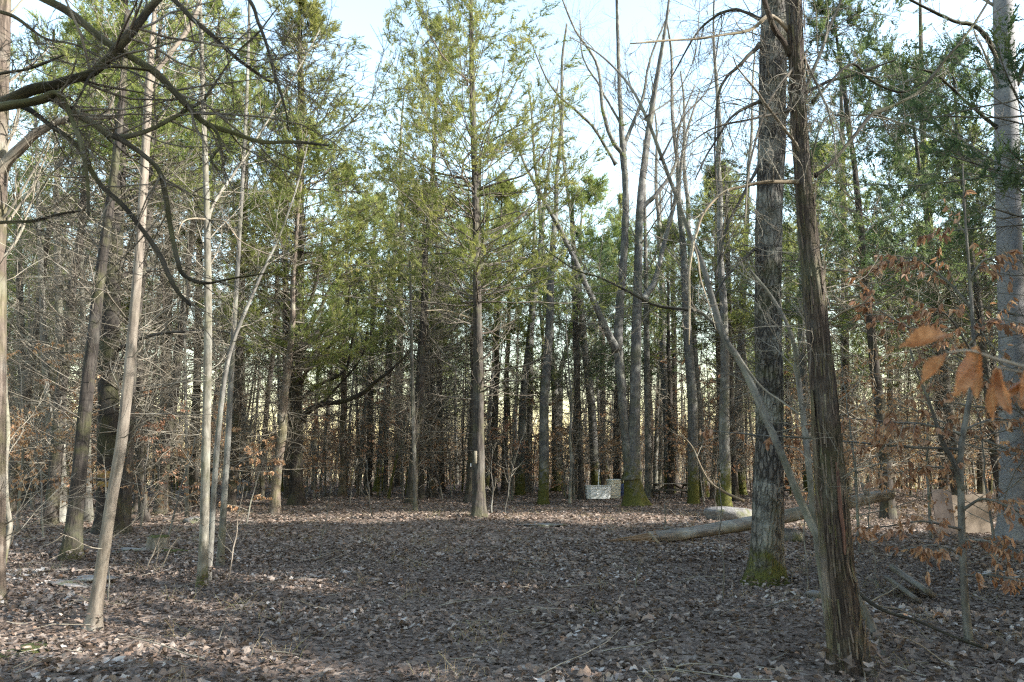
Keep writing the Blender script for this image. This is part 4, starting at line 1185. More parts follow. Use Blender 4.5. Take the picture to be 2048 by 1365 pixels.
# the far slope of the wood, a mass of thin trunks
g = G()
n = 380
ang = rng.uniform(-.66, .66, n)
dd = rng.uniform(88, 135, n)
fx, fy = dd * np.sin(ang), dd * np.cos(ang)
fz = hgt(fx, fy)
P = np.zeros((n, 9, 3))
hh = rng.uniform(11, 19, n)
for s_ in range(9):
    P[:, s_] = np.stack([fx + rng.normal(0, .12, n) * s_ * .4, fy, fz - .3 + hh * s_ / 8], -1)
Rr = rng.uniform(.07, .19, n)[:, None] * np.linspace(1, .12, 9)[None]
g.tubes(P, Rr, 5)
B, r_ = kids(P, Rr, 20, .2, .98, 2.6, .95, 4, .05, .15, .35, .3, rmin=.015)
g.tubes(B, r_, 3)
B2, r2 = kids(B, r_, 1, .2, 1, 1.3, .75, 3, .05, .15, .6, .5, rmin=.010)
g.tubes(B2, r2, 3)
tag(g.build('far_wood', M['twig']), kind='stuff')

# say which one of a small group each is, counted from the left as the camera sees them
BYG = {}
for o in col.objects:
    if o.parent is None and o.get('group') and o.location.y > 5:
        BYG.setdefault(o['label'], []).append(o)
WORDS = ['first', 'second', 'third', 'fourth', 'fifth', 'sixth', 'seventh', 'eighth']
for lab, ob in BYG.items():
    n = len(ob)
    if n == 1 or n > 8: continue
    ob.sort(key=lambda o: o.location.x / o.location.y)
    for q, o in enumerate(ob):
        o['label'] = lab + (', the left of two' if q == 0 else ', the right of two') if n == 2 else lab + ', ' + WORDS[q] + ' from left'

# tan dry leaves and fine twigs of the undergrowth at the far edge, one mass
g = G()
n = 90000
cl = 700
ca = rng.uniform(-.62, .62, cl); cd_ = rng.uniform(62, 104, cl); ch_ = rng.uniform(.6, 5.5, cl) * rng.uniform(.4, 1, cl)
w_ = np.where(ca < -.28, .35, 1.0) * np.where(np.abs(ca) < .12, 1.5, 1.0)
k_ = rng.choice(cl, n, p=w_ / w_.sum())
px_ = cd_[k_] * np.sin(ca[k_]) + rng.normal(0, 1.0, n); py_ = cd_[k_] * np.cos(ca[k_]) + rng.normal(0, 1.0, n)
pz_ = hgt(px_, py_) + np.abs(ch_[k_] + rng.normal(0, .28, n))
V = np.array([(-.5, 0, 0), (0, .22, .1), (.5, 0, -.1), (0, -.22, .05)])
d = unit(rng.normal(0, 1, (n, 3))); e = unit(np.cross(d, rng.normal(0, 1, (n, 3)))); f = np.cross(d, e)
W = np.stack([px_, py_, pz_], -1)[:, None] + rng.uniform(.10, .2, n)[:, None, None] * (V[None, :, 0:1] * d[:, None] + V[None, :, 1:2] * e[:, None] + V[None, :, 2:3] * f[:, None])
g.add(W, np.arange(n * 4).reshape(-1, 4), None, None, np.repeat(rng.uniform(0, .8, n), 4))
tag(g.build('far_undergrowth', M['beech'], None, None, False), kind='stuff')
g = G()
n = 4200
ta = rng.uniform(-.62, .62, n); td = rng.uniform(58, 104, n)
tx, ty = td * np.sin(ta), td * np.cos(ta)
B, r_ = grow(np.stack([tx, ty, hgt(tx, ty)], -1), unit(np.stack([rng.normal(0, .25, n), rng.normal(0, .25, n), np.ones(n)], -1)), rng.uniform(1.2, 6.5, n), rng.uniform(.012, .035, n), 5, .02, .1, .3)
g.tubes(B, r_, 3)
B2, r2 = kids(B, r_, 2, .2, 1, 1.3, .7, 3, .05, .15, .5, .5, rmin=.007)
g.tubes(B2, r2, 3)
tag(g.build('far_brush', M['twig']), kind='stuff')
# ------------------------------------------------------------------ limbs hanging over the upper left, from a tree left of the photo
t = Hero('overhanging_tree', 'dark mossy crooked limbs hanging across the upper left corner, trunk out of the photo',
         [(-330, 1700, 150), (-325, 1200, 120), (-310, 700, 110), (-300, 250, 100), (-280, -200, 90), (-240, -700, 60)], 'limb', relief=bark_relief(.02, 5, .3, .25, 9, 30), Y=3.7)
OV = [([(-300, 240, 35.3), (-150, 232, 29.6), (-60, 222, 25.4), (20, 196, 23.9), (80, 176, 23.3), (125, 166, 21.2), (175, 152, 18.4), (220, 118, 18.4), (262, 70, 17.6), (300, 22, 16.9), (335, -30, 15.5), (380, -110, 15.5)], 0, .8),
      ([(-300, 260, 25.8), (-120, 240, 22.4), (-20, 222, 20.6), (40, 210, 20.6), (85, 198, 20.6), (112, 188, 17.2), (132, 214, 11.2), (150, 258, 10.3), (166, 305, 9.5), (175, 360, 8.6), (178, 430, 5.2)], -.2, .3),
      ([(20, 205, 13.8), (60, 222, 11.2), (105, 257, 11.2), (150, 295, 10.3), (180, 345, 10.3), (205, 378, 9.5), (250, 418, 9.5), (290, 468, 9.5), (320, 512, 9.5), (350, 575, 7.7), (382, 612, 5.2)], .1, .5),
      ([(100, 190, 13.8), (140, 218, 13.8), (185, 245, 12.9), (230, 270, 12.9), (290, 262, 9.5), (345, 236, 9.5), (412, 198, 6.0)], .1, .5),
      ([(228, 270, 10.3), (280, 303, 10.3), (318, 338, 10.3), (332, 390, 10.3), (342, 450, 9.5), (356, 520, 8.6), (368, 550, 8.6), (410, 566, 7.7), (470, 556, 6.0), (545, 545, 3.4)], .2, .5),
      ([(-300, -180, 25.8), (-100, -90, 20.6), (40, -30, 17.2), (110, 5, 15.5), (160, 38, 16.3), (215, 84, 16.3), (270, 116, 14.6), (315, 150, 14.6), (350, 185, 13.8), (385, 222, 14.6), (420, 252, 11.2), (470, 268, 9.5), (525, 284, 8.6), (590, 284, 6.9), (658, 291, 3.4)], .1, .9),
      ([(420, 252, 6.9), (435, 270, 6.9), (438, 295, 6.0), (422, 318, 6.9), (432, 335, 5.2)], 0, .2),
      ([(-280, -250, 20.6), (0, -180, 17.2), (200, -80, 11.2), (330, -12, 8.6), (390, 45, 8.6), (440, 85, 7.7), (475, 118, 6.9), (510, 145, 5.2), (545, 168, 2.6)], .3, .7),
      ([(-280, -350, 17.2), (200, -200, 12.0), (420, -80, 8.6), (495, -5, 7.7), (518, 50, 7.7), (540, 110, 6.9), (556, 165, 6.9), (572, 225, 5.2), (576, 265, 2.6)], .3, .6),
      ([(-200, 190, 10.3), (-60, 160, 8.6), (0, 146, 6.9), (50, 138, 6.0), (90, 126, 5.2), (128, 110, 2.6)], -.2, .4),
      ([(300, 140, 5.2), (200, 138, 5.2), (160, 190, 4.3), (135, 245, 3.4)], -.1, .4),
      ([(-250, 60, 10.3), (-60, 30, 7.7), (20, 28, 6.9), (90, 75, 5.2), (150, 90, 4.3), (210, 120, 3.4), (330, 175, 2.6)], .4, .6),
      ([(-300, 480, 13.8), (-60, 450, 7.7), (0, 446, 6.0), (60, 442, 5.2), (110, 430, 4.3), (170, 420, 2.6)], .4, .5),
      ([(410, 198, 4.3), (470, 110, 3.4), (520, 60, 3.4), (560, 10, 2.6)], .3, .6)]
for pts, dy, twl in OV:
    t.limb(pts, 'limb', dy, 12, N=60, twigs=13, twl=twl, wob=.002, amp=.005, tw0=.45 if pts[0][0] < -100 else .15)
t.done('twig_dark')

# ------------------------------------------------------------------ fallen log with its broken end, props and rocks
LY = 16.6
lg = ground(1215, 1092)
root = thing('fallen_log', 'long barkless fallen log sloping up behind the furrowed tree, left end splintered orange', 'log', tuple(lg))
pts = [(1300, 1076, 29), (1360, 1070, 31), (1440, 1058, 33), (1520, 1044, 33), (1600, 1028, 31), (1680, 1010, 29), (1735, 998, 27), (1784, 988, 23)]
P, r_ = trunk_px(pts, [LY + .15 * q for q in range(8)])
P -= lg
Pc = catmull(P, 110); Rc = np.interp(np.linspace(0, 1, 110), np.linspace(0, 1, 8), r_)
Rc *= 1 + .06 * np.sin(np.linspace(0, 19, 110)) * np.sin(np.linspace(0, 7, 110))
g = G(); g.tubes(Pc, Rc, 28, bark_relief(.034, 0, 0, .3, 6, 40), cap=True); g.build('log', M['log'], root)
g = G()
s0 = P[0]
for q in range(46):                        # long splinters of the broken left end
    a = rng.uniform(0, 6.28); rr = r_[0] * rng.uniform(.15, .95)
    st = s0 + np.array([.12, rr * math.cos(a), rr * math.sin(a)])
    e = st + np.array([-rng.uniform(.15, 1.1), rng.normal(0, .07), -.03 - .12 * (rr * math.sin(a) / r_[0] + .4)])
    Q = np.linspace(st, e, 6) + rng.normal(0, .008, (6, 3))
    g.tubes(Q, np.array([.03, .034, .03, .024, .016, .005]) * rng.uniform(.5, 1.2), 6)
g.build('splintered_end', M['split'], root)
for pl in ([(1735, 990, 14), (1728, 975, 10), (1722, 965, 4)], [(1700, 998, 9), (1692, 985, 7), (1700, 975, 3)], [(1618, 1016, 12), (1640, 1006, 9), (1660, 1020, 6), (1672, 1030, 3)], [(1348, 1062, 9), (1338, 1056, 8), (1328, 1058, 4)]):
    P, rr = trunk_px(pl, LY + .5); g = G(); g.tubes(catmull(P - lg, 10), np.interp(np.linspace(0, 1, 10), np.linspace(0, 1, len(pl)), rr), 7, bark_relief(.006, 0, 0, .2, 4, pl[0][0]), cap=True)
    g.build('branch_stub', M['log'], root)

def stick(name, label, pts, Y, mat, cat='stick', dy=0, ground_z=False, group=None, twigs=0, twl=.4):
    P, rr = trunk_px(pts, [Y + dy * q / (len(pts) - 1) for q in range(len(pts))])
    if ground_z:
        P[:, 2] = hgt(P[:, 0], P[:, 1]) + rr * .6
    b = P[0].copy()
    o = thing(name, label, cat, tuple(b), 0, group)
    Q = catmull(P - b, 22); q_ = np.interp(np.linspace(0, 1, 22), np.linspace(0, 1, len(pts)), rr)
    g = G(); g.tubes(Q, q_, 8, bark_relief(.004, 0, 0, .2, 4, int(pts[0][0])), cap=True)
    g.build('stem', M[mat], o)
    if twigs:
        g = G()
        B, r2 = kids(Q[None], q_[None], twigs, .15, 1, twl, .8, 5, .0, .15, .5, .4, rmin=.002, rmax=.01)
        g.tubes(B, r2, 4)
        B2, r3 = kids(B, r2, 4, .3, 1, twl * .4, .7, 4, .0, .15, .5, .4, rmin=.0015)
        g.tubes(B2, r3, 3)
        tag(g.build('twigs', M['twig'], o), kind='stuff')
    return o

stick('prop_stub', 'short mossy upright stub holding up the fallen log, right of the furrowed tree', [(1645, 1075, 16), (1644, 1050, 15), (1640, 1030, 14)], 17.2, 'limb', 'stump')
stick('loose_stick', 'pale straight stick leaning on the left part of the fallen log', [(1322, 1092, 5), (1310, 1078, 5.5), (1298, 1066, 5)], 16.2, 'dead')
stick('fallen_branch', 'forked yellowish fallen branch propped on the pale rock behind the log', [(1488, 1003, 7), (1450, 985, 6), (1420, 965, 5), (1400, 930, 4), (1385, 895, 3), (1355, 860, 2)], 20.5, 'dead', 'branch', twigs=5, twl=.9)
stick('fallen_branch', 'thin branch snaking over the leaves right of the shaggy cedar foot', [(1712, 1180, 9), (1740, 1205, 9), (1780, 1226, 8), (1830, 1240, 7), (1880, 1262, 6), (1950, 1290, 5), (2060, 1325, 4)], 7.9, 'limb', 'branch', -.9, twigs=5, twl=.4)
stick('fallen_branch', 'grey fallen branch on the leaves between the furrowed tree foot and the shaggy cedar', [(1490, 1180, 8), (1530, 1200, 9), (1570, 1195, 10), (1600, 1205, 8), (1625, 1222, 5)], 9.3, 'log', 'branch', ground_z=True, twigs=6, twl=.4)
stick('fallen_branch', 'pale straight fallen pole on the leaves at the left edge', [(8, 1132, 9), (60, 1142, 9), (130, 1150, 8), (200, 1150, 5)], 11.8, 'tan', 'branch', ground_z=True, twigs=2, twl=.3)
stick('fallen_branch', 'low brushy fallen branch behind the dark leaning trunk', [(40, 1075, 6), (100, 1062, 6), (180, 1040, 5), (260, 1030, 3)], 17.5, 'twig', 'branch', ground_z=True, twigs=16, twl=.8)

# split logs on the right
def split_log(label, a, b, Y, dia, mat):
    p0, m = pix(a[0], a[1], Y); p1, _ = pix(b[0], b[1], Y - .9)
    p0[2] = float(hgt(p0[0], p0[1])) + dia * .9; p1[2] = float(hgt(p1[0], p1[1])) + dia * .4
    o = thing('split_log', label, 'log', tuple(p0), 0, 'split logs at the right')
    g = G()
    N, S = 24, 16
    Q = np.linspace(p0, p1, N) - p0
    def half(rad, an, ln):
        A = np.broadcast_to(an[None, None, :], rad.shape)
        return np.minimum(rad, rad * .35 / np.maximum(np.abs(np.cos(A - 1.0)), .05)) * (1 + .12 * np.sin(A * 5 + ln[:, :, None] * 4) + .05 * np.sin(ln[:, :, None] * 23 + A * 3))
    g.tubes(Q, np.full(N, dia / 2) * np.linspace(1, .8, N), S, half, cap=True)
    g.build('wood', M[mat], o)

split_log('upper grey split log lying on the leaves in front of the brown board', (1793, 1150), (1862, 1215), 10.9, .24, 'log')
split_log('lower darker split log lying beside the grey one in front of the brown board', (1780, 1168), (1838, 1225), 10.6, .17, 'log')

# rocks
import bmesh

k = NT('limestone')
oc = k.n('ShaderNodeTexCoord').outputs['Object']
n1 = k.noise(oc, 5, 7, .65)
c = k.ramp(n1, [(.3, (.07, .065, .06)), (.55, (.16, .152, .145)), (.75, (.27, .262, .25))])
c = k.mix(k.ramp(k.noise(oc, 2.2, 5, .6), [(.52, (0, 0, 0)), (.62, (.8, .8, .8))]), c, (.07, .075, .025))
k.base(c); k.bump(k.noise(oc, 14, 8, .7), .9, .03)
M['rock'] = k.m
k = NT('moss')
oc = k.n('ShaderNodeTexCoord').outputs['Object']
k.base(k.ramp(k.noise(oc, 18, 6, .7), [(.3, (.025, .030, .008)), (.6, (.06, .066, .014)), (.8, (.11, .10, .03))])); k.bump(k.noise(oc, 60, 4, .7), 1, .02)
M['moss'] = k.m


def rock(name, label, px, py, w, h, d, mat='rock', cat='rock', sink=.35, rough=.22, seed=0, kind=None):
    c = ground(px, py)
    bm = bmesh.new()
    bmesh.ops.create_icosphere(bm, subdivisions=4, radius=1)
    r_ = np.random.default_rng(seed + int(px))
    ph = r_.uniform(0, 6.28, 12); fr = r_.uniform(1.2, 4.5, (12, 3))
    for v in bm.verts:
        p = np.array(v.co)
        n = sum(math.sin(fr[q] @ p + ph[q]) / (1 + .35 * q) for q in range(12)) * (rough if h > .2 else .5) * .4
        q = p * (1 + n)
        q[2] = np.sign(q[2]) * abs(q[2]) ** .75
        v.co = (q[0] * w / 2, q[1] * d / 2, (q[2] * .5 + .5 - (sink if h > .2 else max(sink, .5))) * h)
    me = bpy.data.meshes.new(name)
    bm.to_mesh(me); bm.free()
    me.polygons.foreach_set('use_smooth', np.full(len(me.polygons), True))
    o = link(name, me, M[mat], None, tuple(c))
    return tag(o, label, cat, None, kind)


rock('flat_rock', 'flat pale limestone slab showing through the leaves behind the tan leaning trunk foot', 150, 1164, .8, .10, .7, seed=1)
rock('flat_rock', 'low limestone ledge between the leaning trunk and the mossy stump', 245, 1104, .7, .09, .6, seed=2)
rock('rock', 'pale rock beside the foot of the pale mossy-footed trunk, farther back', 388, 1046, .5, .26, .5, seed=3)
rock('rock', 'broad grey rock dome behind the fallen log, left of the furrowed tree', 1462, 1042, 1.5, .50, 1.0, seed=4, sink=.2)
rock('rock', 'grey rock under the fallen log just right of the furrowed tree', 1580, 1082, .55, .34, .5, seed=5, sink=.25)
rock('rock', 'dark mossy stone at the left of the shaggy cedar foot', 1632, 1200, .26, .2, .24, seed=6)
rock('flat_rock', 'small flat white stone on the leaves in the middle of the clearing', 984, 1167, .16, .05, .1, seed=7, sink=.2)
rock('mossy_boulder', 'round moss-covered boulder far left of the dark low-limbed cedar', 487, 985, .9, .9, .8, seed=9, sink=.2)
rock('flat_rock', 'pale stone slab in the strip of sun right of the middle cedar', 1075, 1052, 1.0, .10, .6, seed=10, sink=.3)
rock('moss_patch', None, 335, 1104, .75, .10, .6, 'moss', None, seed=11, kind='stuff')
rock('moss_patch', None, 60, 1300, .35, .05, .5, 'moss', None, seed=12, kind='stuff')

c = ground(316, 1102)
root = thing('tree_stump', 'low moss-topped cut stump left of the pale mossy-footed trunk', 'stump', tuple(c))
g = G()
P = np.array([(0, 0, z) for z in np.linspace(-.1, .26, 12)]); g.tubes(P, np.full(12, .19), 30, bark_relief(.03, 6, .35, .12, 9, 50), cap=True)
g.build('wood', M['log'], root)
bm = bmesh.new(); bmesh.ops.create_uvsphere(bm, u_segments=20, v_segments=8, radius=.19)
for v in bm.verts: v.co.z = max(v.co.z, 0) * .2 + .255 + .012 * math.sin(v.co.x * 40) * math.cos(v.co.y * 31)
me = bpy.data.meshes.new('moss_top'); bm.to_mesh(me); bm.free(); link('moss_top', me, M['moss'], root)

# ------------------------------------------------------------------ grey tank, pole, pale bin, blue drum
c = ground(1195, 998); TY = c[1]; S = TY / F
k = NT('galvanised_grey'); oc = k.n('ShaderNodeTexCoord').outputs['Object']
k.base(k.ramp(k.noise(k.mapv(oc, (3, 3, .7)), 3, 5, .6), [(.3, (.36, .38, .38)), (.6, (.52, .54, .53)), (.8, (.62, .63, .61))])); k.b.inputs['Roughness'].default_value = .5; M['tank'] = k.m
root = thing('stock_tank', 'pale grey oval stock tank standing between the cedar trunk and the pale bin', 'tank', tuple(c), .05)
hw, hh, hd = 26.5 * S, 26 * S, 14 * S
g = G()
prof = [(.90, 0), (.93, .08), (.95, .5), (.955, .72), (1.0, .74), (1.0, .80), (.965, .82), (.97, .93), (1.03, .94), (1.03, 1.0), (.95, 1.0), (.94, .86), (.9, .15)]
n = 48
a = np.arange(n) * 2 * np.pi / n
se = lambda v, e: np.sign(v) * np.abs(v) ** e
rib = 1 + .012 * np.sign(np.sin(a * 12))
V = np.array([[(hw * s_ * se(math.cos(q), .55) * rb, hd * s_ * se(math.sin(q), .55) * rb, z * hh) for q, rb in zip(a, rib)] for s_, z in prof])
m = len(prof)
i = (np.arange(m - 1)[:, None] * n + np.arange(n)[None])
j = (np.arange(m - 1)[:, None] * n + (np.arange(n)[None] + 1) % n)
g.add(V, np.stack([i, j, j + n, i + n], -1).reshape(-1, 4), [((m - 1) * n, (m - 1) * n + q, (m - 1) * n + q + 1) for q in range(1, n - 1)])
g.build('shell', M['tank'], root, smooth_=False)
g = G(); g.tubes(np.array([(-.1 * hw, -hd * 1.0, .35 * hh), (-.1 * hw, -hd * 1.12, .35 * hh)]), np.array([.05, .05]), 10, cap=True); g.build('drain_plug', M['white'], root)
stick('white_pole', 'thin white pole standing up behind the grey stock tank', [(1197, 985, 2.6), (1197, 960, 2.4), (1198.5, 940, 2.4)], TY + .6, 'white', 'pole')

c = ground(1228, 997)
k = NT('pale_plastic'); k.b.inputs['Base Color'].default_value = (.58, .56, .47, 1); k.b.inputs['Roughness'].default_value = .5; M['bin'] = k.m
root = thing('storage_bin', 'tall pale beige bin with a lid beside the grey stock tank', 'bin', tuple(c), .35)
w, d, h = 25 * S, 20 * S, 38 * S
g = G()
V = []
for z, s_ in ((0, .88), (.03, .92), (.88, 1.0), (.9, 1.0)):
    n = 24
    for q in range(n):
        an = q * 2 * np.pi / n + .13
        V.append((w / 2 * s_ * se(math.cos(an), .28), d / 2 * s_ * se(math.sin(an), .28), z * h))
g.add(V, [(b * 24 + q, b * 24 + (q + 1) % 24, (b + 1) * 24 + (q + 1) % 24, (b + 1) * 24 + q) for b in range(3) for q in range(24)])
g.build('body', M['bin'], root)
g = G()
V = []
for z, s_ in ((.895, 1.05), (.94, 1.07), (.965, 1.04), (.99, .9), (1.0, .5)):
    for q in range(24):
        an = q * 2 * np.pi / 24 + .13
        V.append((w / 2 * s_ * se(math.cos(an), .28), d / 2 * s_ * se(math.sin(an), .28), z * h))
g.add(V, [(b * 24 + q, b * 24 + (q + 1) % 24, (b + 1) * 24 + (q + 1) % 24, (b + 1) * 24 + q) for b in range(4) for q in range(24)], [(96, 96 + q, 97 + q) for q in range(1, 23)] + [(0, 1 + q, q) for q in range(1, 23)])
g.build('lid', M['bin'], root)
g = G(); g.box((w * .1, -d * .53, h * .8), (w * .4, .04, .05), bev=.01); g.build('handle', M['bin'], root)

c = ground(1249, 995)
k = NT('blue_plastic'); k.b.inputs['Base Color'].default_value = (.045, .065, .14, 1); k.b.inputs['Roughness'].default_value = .45; M['blue'] = k.m
root = thing('blue_drum', 'small dark blue drum tucked between the pale bin and the mossy double trunk', 'drum', (c[0], c[1] + .8, c[2]))
z = np.linspace(0, 26 * S, 14); rr = 12 * S * np.array([.86, .97, 1, 1, 1.05, 1, 1, 1, 1.05, 1, 1, 1, .97, .86])
g = G(); g.tubes(np.stack([z * 0, z * 0, z], -1), rr, 24, cap=True); g.build('shell', M['blue'], root)
g = G(); g.tubes(np.array([(.1, .1, 26 * S), (.1, .1, 26 * S + .04)]), np.array([.05, .05]), 10, cap=True); g.build('bung', M['blue'], root)

# ------------------------------------------------------------------ picnic table
k = NT('weathered_plank'); v = k.attr('bk')
k.base(k.ramp(k.noise(k.mapv(v, (.15, 1, 1)), 24, 5, .65), [(.3, (.03, .028, .023)), (.6, (.075, .07, .055)), (.8, (.12, .112, .09))])); M['plank'] = k.m
c = ground(1342, 998); S2 = c[1] / F
root = thing('picnic_table', 'dark weathered wooden picnic table in the shade right of the mossy double trunk', 'picnic table', tuple(c), .06)
TL, TH = 70 * S2, min(.78, 30 * S2)
me = None
def plank(x, y, z, l, w_, th, rot=None):
    g = G(); g.box((x, y, z), (l, w_, th), rot, .006); g.build('plank', M['plank'], root, smooth_=False)
for q in range(5): plank(0, (q - 2) * .152, TH - .02, TL, .14, .038)
for sgn in (-1, 1):
    for q in range(2): plank(0, sgn * (.62 + q * .152), TH * .58, TL, .14, .038)
def bar(name, p, q, w_=.09, th=.04):
    p, q = np.array(p), np.array(q); d = q - p; L = np.linalg.norm(d); x = d / L
    up = np.array([1., 0, 0]) if abs(x[0]) < .8 else np.array([0, 1., 0])
    y = np.cross(up, x); y /= np.linalg.norm(y); z = np.cross(x, y)
    g = G(); g.box((p + q) / 2, (L, w_, th), np.stack([x, y, z], 1), .005); g.build(name, M['plank'], root, smooth_=False)
for sx in (-1, 1):
    X = sx * TL * .40
    for sy in (-1, 1): bar('leg', (X, sy * .66, 0), (X, sy * .24, TH - .045))
    bar('crossbar', (X + .042 * sx, -.74, TH * .58 - .066), (X + .042 * sx, .74, TH * .58 - .066))
    bar('top_cleat', (X + .042 * sx, -.36, TH - .09), (X + .042 * sx, .36, TH - .09))
    bar('brace', (X - .05 * sx, 0, TH * .55), (sx * .12, 0, TH - .045))

# ------------------------------------------------------------------ boards leaning at the right
k = NT('tan_sheet'); oc = k.n('ShaderNodeTexCoord').outputs['Object']
k.base(k.ramp(k.noise(oc, 3.2, 6, .6, .6), [(.30, (.06, .048, .036)), (.5, (.125, .100, .075)), (.72, (.185, .155, .12))])); M['tan_sheet'] = k.m
k = NT('brown_sheet'); oc = k.n('ShaderNodeTexCoord').outputs['Object']
k.base(k.ramp(k.noise(k.mapv(oc, (1, 1, .3)), 6, 6, .6), [(.3, (.075, .06, .052)), (.7, (.13, .107, .094))])); M['brown_sheet'] = k.m


def sheet(name, label, px0, px1, py0, py1, Y, mat, th, cr, lean, bend, yaw):
    p0, m_ = pix((px0 + px1) / 2, py1, Y)
    p0[2] = float(hgt(p0[0], p0[1]))
    W = (px1 - px0) * Y / F
    top = pix((px0 + px1) / 2, py0, Y)[0][2] - p0[2]
    g = G()
    nx_, nz_ = 26, 16
    xs_ = np.linspace(-.5, .5, nx_); zs_ = np.linspace(-.06, 1, nz_)
    Xg, Zg = np.meshgrid(xs_ * W, zs_ * top)
    ov = np.maximum(0, Xg - (W / 2 - cr)) / cr
    zmax = top - cr * (1 - np.sqrt(np.maximum(0, 1 - ov ** 2)))
    Zg = np.where(Zg > 0, Zg / top * zmax, Zg) * (1 + .015 * np.sin(Xg * 6))
    Yg = lean * Zg + bend * (Xg / W) ** 2 + .015 * np.sin(Xg * 5 + Zg * 3)
    fr = np.stack([Xg, Yg - th / 2, Zg], -1); bk_ = np.stack([Xg, Yg + th / 2, Zg], -1)
    i = (np.arange(nz_ - 1)[:, None] * nx_ + np.arange(nx_ - 1)[None]).ravel()
    g.add(np.concatenate([fr.reshape(-1, 3), bk_.reshape(-1, 3)]),
          np.concatenate([np.stack([i, i + 1, i + 1 + nx_, i + nx_], -1), np.stack([i, i + nx_, i + 1 + nx_, i + 1], -1) + nx_ * nz_,
                          np.array([(q, q + 1, q + 1 + nx_ * nz_, q + nx_ * nz_) for q in range((nz_ - 1) * nx_, nz_ * nx_ - 1)]),
                          np.array([(q * nx_, (q + 1) * nx_, (q + 1) * nx_ + nx_ * nz_, q * nx_ + nx_ * nz_) for q in range(nz_ - 1)]),
                          np.array([(q * nx_ + nx_ - 1, q * nx_ + nx_ - 1 + nx_ * nz_, (q + 1) * nx_ + nx_ - 1 + nx_ * nz_, (q + 1) * nx_ + nx_ - 1) for q in range(nz_ - 1)])]))
    o = g.build(name, M[mat], None, tuple(p0), smooth_=False)
    o.rotation_euler = (0, 0, yaw)
    return tag(o, label, 'board')


BY = 19.5
sheet('tan_board', 'wide tan sheet with a rounded corner standing beside the silver trunk', 1908, 1992, 990, 1066, BY, 'tan_sheet', .02, .16, .12, .1, .12)
sheet('brown_board', 'narrow upright dark brown board left of the wide tan sheet', 1875, 1911, 979, 1064, BY - .15, 'brown_sheet', .03, .02, .10, 0, -.08)
sheet('wood_offcut', 'small pale offcut showing above the dark brown board', 1899, 1908, 973, 1060, BY + .28, 'tan_sheet', .04, .01, .05, 0, 0)

# ------------------------------------------------------------------ dry-leaved beech at the right front: leaves picked apart one by one
leaf_me = []
for q in range(5):
    g = G(); r_ = np.random.default_rng(q)
    V = LEAF * np.array([1, r_.uniform(.7, 1.1), r_.uniform(.6, 2.6)]); V[:, 2] -= V[:, 0] ** 2 * r_.uniform(-.1, .35)
    g.add(V, None, LEAF_T, None, r_.uniform(0, 1))
    me = g.mesh('leaf', False); me.materials.append(M['beech']); leaf_me.append(me)


def put_leaves(root, pos, d, size, nmax):
    """the first nmax leaves as parts of their own, the rest together"""
    order = rng.permutation(len(pos))
    for i in order[:nmax]:
        dd = Vector(d[i]).normalized()
        qt = dd.to_track_quat('X', 'Z')
        o = link('leaf', leaf_me[rng.integers(5)], None, root, tuple(pos[i]))
        o.rotation_mode = 'QUATERNION'
        from mathutils import Quaternion
        o.rotation_quaternion = qt @ Quaternion((1, 0, 0), rng.uniform(0, 6.28))
        o.scale = [size * rng.uniform(.7, 1.25)] * 3
    rest = order[nmax:]
    if len(rest):
        g = G(); leaves(g, pos[rest], d[rest], size * rng.uniform(.65, 1.2, len(rest)), rng.uniform(0, 1, len(rest)))
        tag(g.build('foliage', M['beech'], root, smooth_=False), kind='stuff')


t = Hero('beech_sapling', 'forked young beech at the right front, tiers of drooping tan leaves, slim dark stem',
         [(1938, 1285, 20), (1930, 1200, 17), (1925, 1100, 16), (1922, 1000, 16), (1922, 900, 14), (1935, 820, 13), (1948, 740, 11), (1945, 640, 9), (1938, 540, 7), (1930, 430, 5), (1925, 330, 3)],
         'grey', cat='sapling', sides=14, relief=bark_relief(.003, 3, .25, .15, 5, 60))
LB = []
LP = [([(1924, 980, 13), (1912, 940, 12), (1890, 890, 11), (1872, 845, 8), (1850, 790, 6), (1820, 700, 4)], -.2, 10), ([(1924, 870, 6), (1850, 850, 5), (1760, 842, 4), (1650, 834, 2)], -.4, 22),
      ([(1945, 725, 6), (1880, 690, 5), (1790, 640, 4), (1690, 575, 2)], -.3, 22), ([(1945, 620, 6), (1890, 560, 5), (1830, 520, 4), (1760, 528, 2)], .3, 18), ([(1940, 690, 6), (1990, 640, 5), (2070, 655, 3)], -.3, 14),
      ([(1940, 560, 5), (1975, 520, 4), (2020, 545, 2)], .2, 12), ([(1925, 1060, 6), (1850, 1045, 5), (1780, 1052, 4), (1715, 1058, 2)], -.5, 18), ([(1924, 1080, 6), (1990, 1085, 5), (2070, 1120, 3)], -.5, 16),
      ([(1924, 1020, 7), (1980, 1000, 6), (2070, 1040, 4)], -.4, 14), ([(1923, 1110, 5), (1870, 1090, 4), (1800, 1100, 2)], -.5, 12), ([(1923, 940, 5), (1860, 935, 4), (1770, 950, 2)], .4, 12),
      ([(1925, 900, 6), (1780, 890, 5), (1640, 880, 4), (1530, 872, 3), (1420, 862, 2)], .5, 16), ([(1930, 860, 5), (1990, 840, 4), (2060, 850, 2)], .3, 12), ([(1940, 700, 5), (1900, 640, 4), (1860, 610, 2)], -.4, 10),
      ([(1935, 470, 4), (1900, 440, 3), (1870, 470, 2)], .1, 7), ([(1925, 1150, 5), (1980, 1150, 4), (2050, 1165, 2)], -.7, 10), ([(1945, 780, 5), (2000, 770, 4), (2060, 800, 2)], -.4, 10)]
LPOS, LDIR = [], []
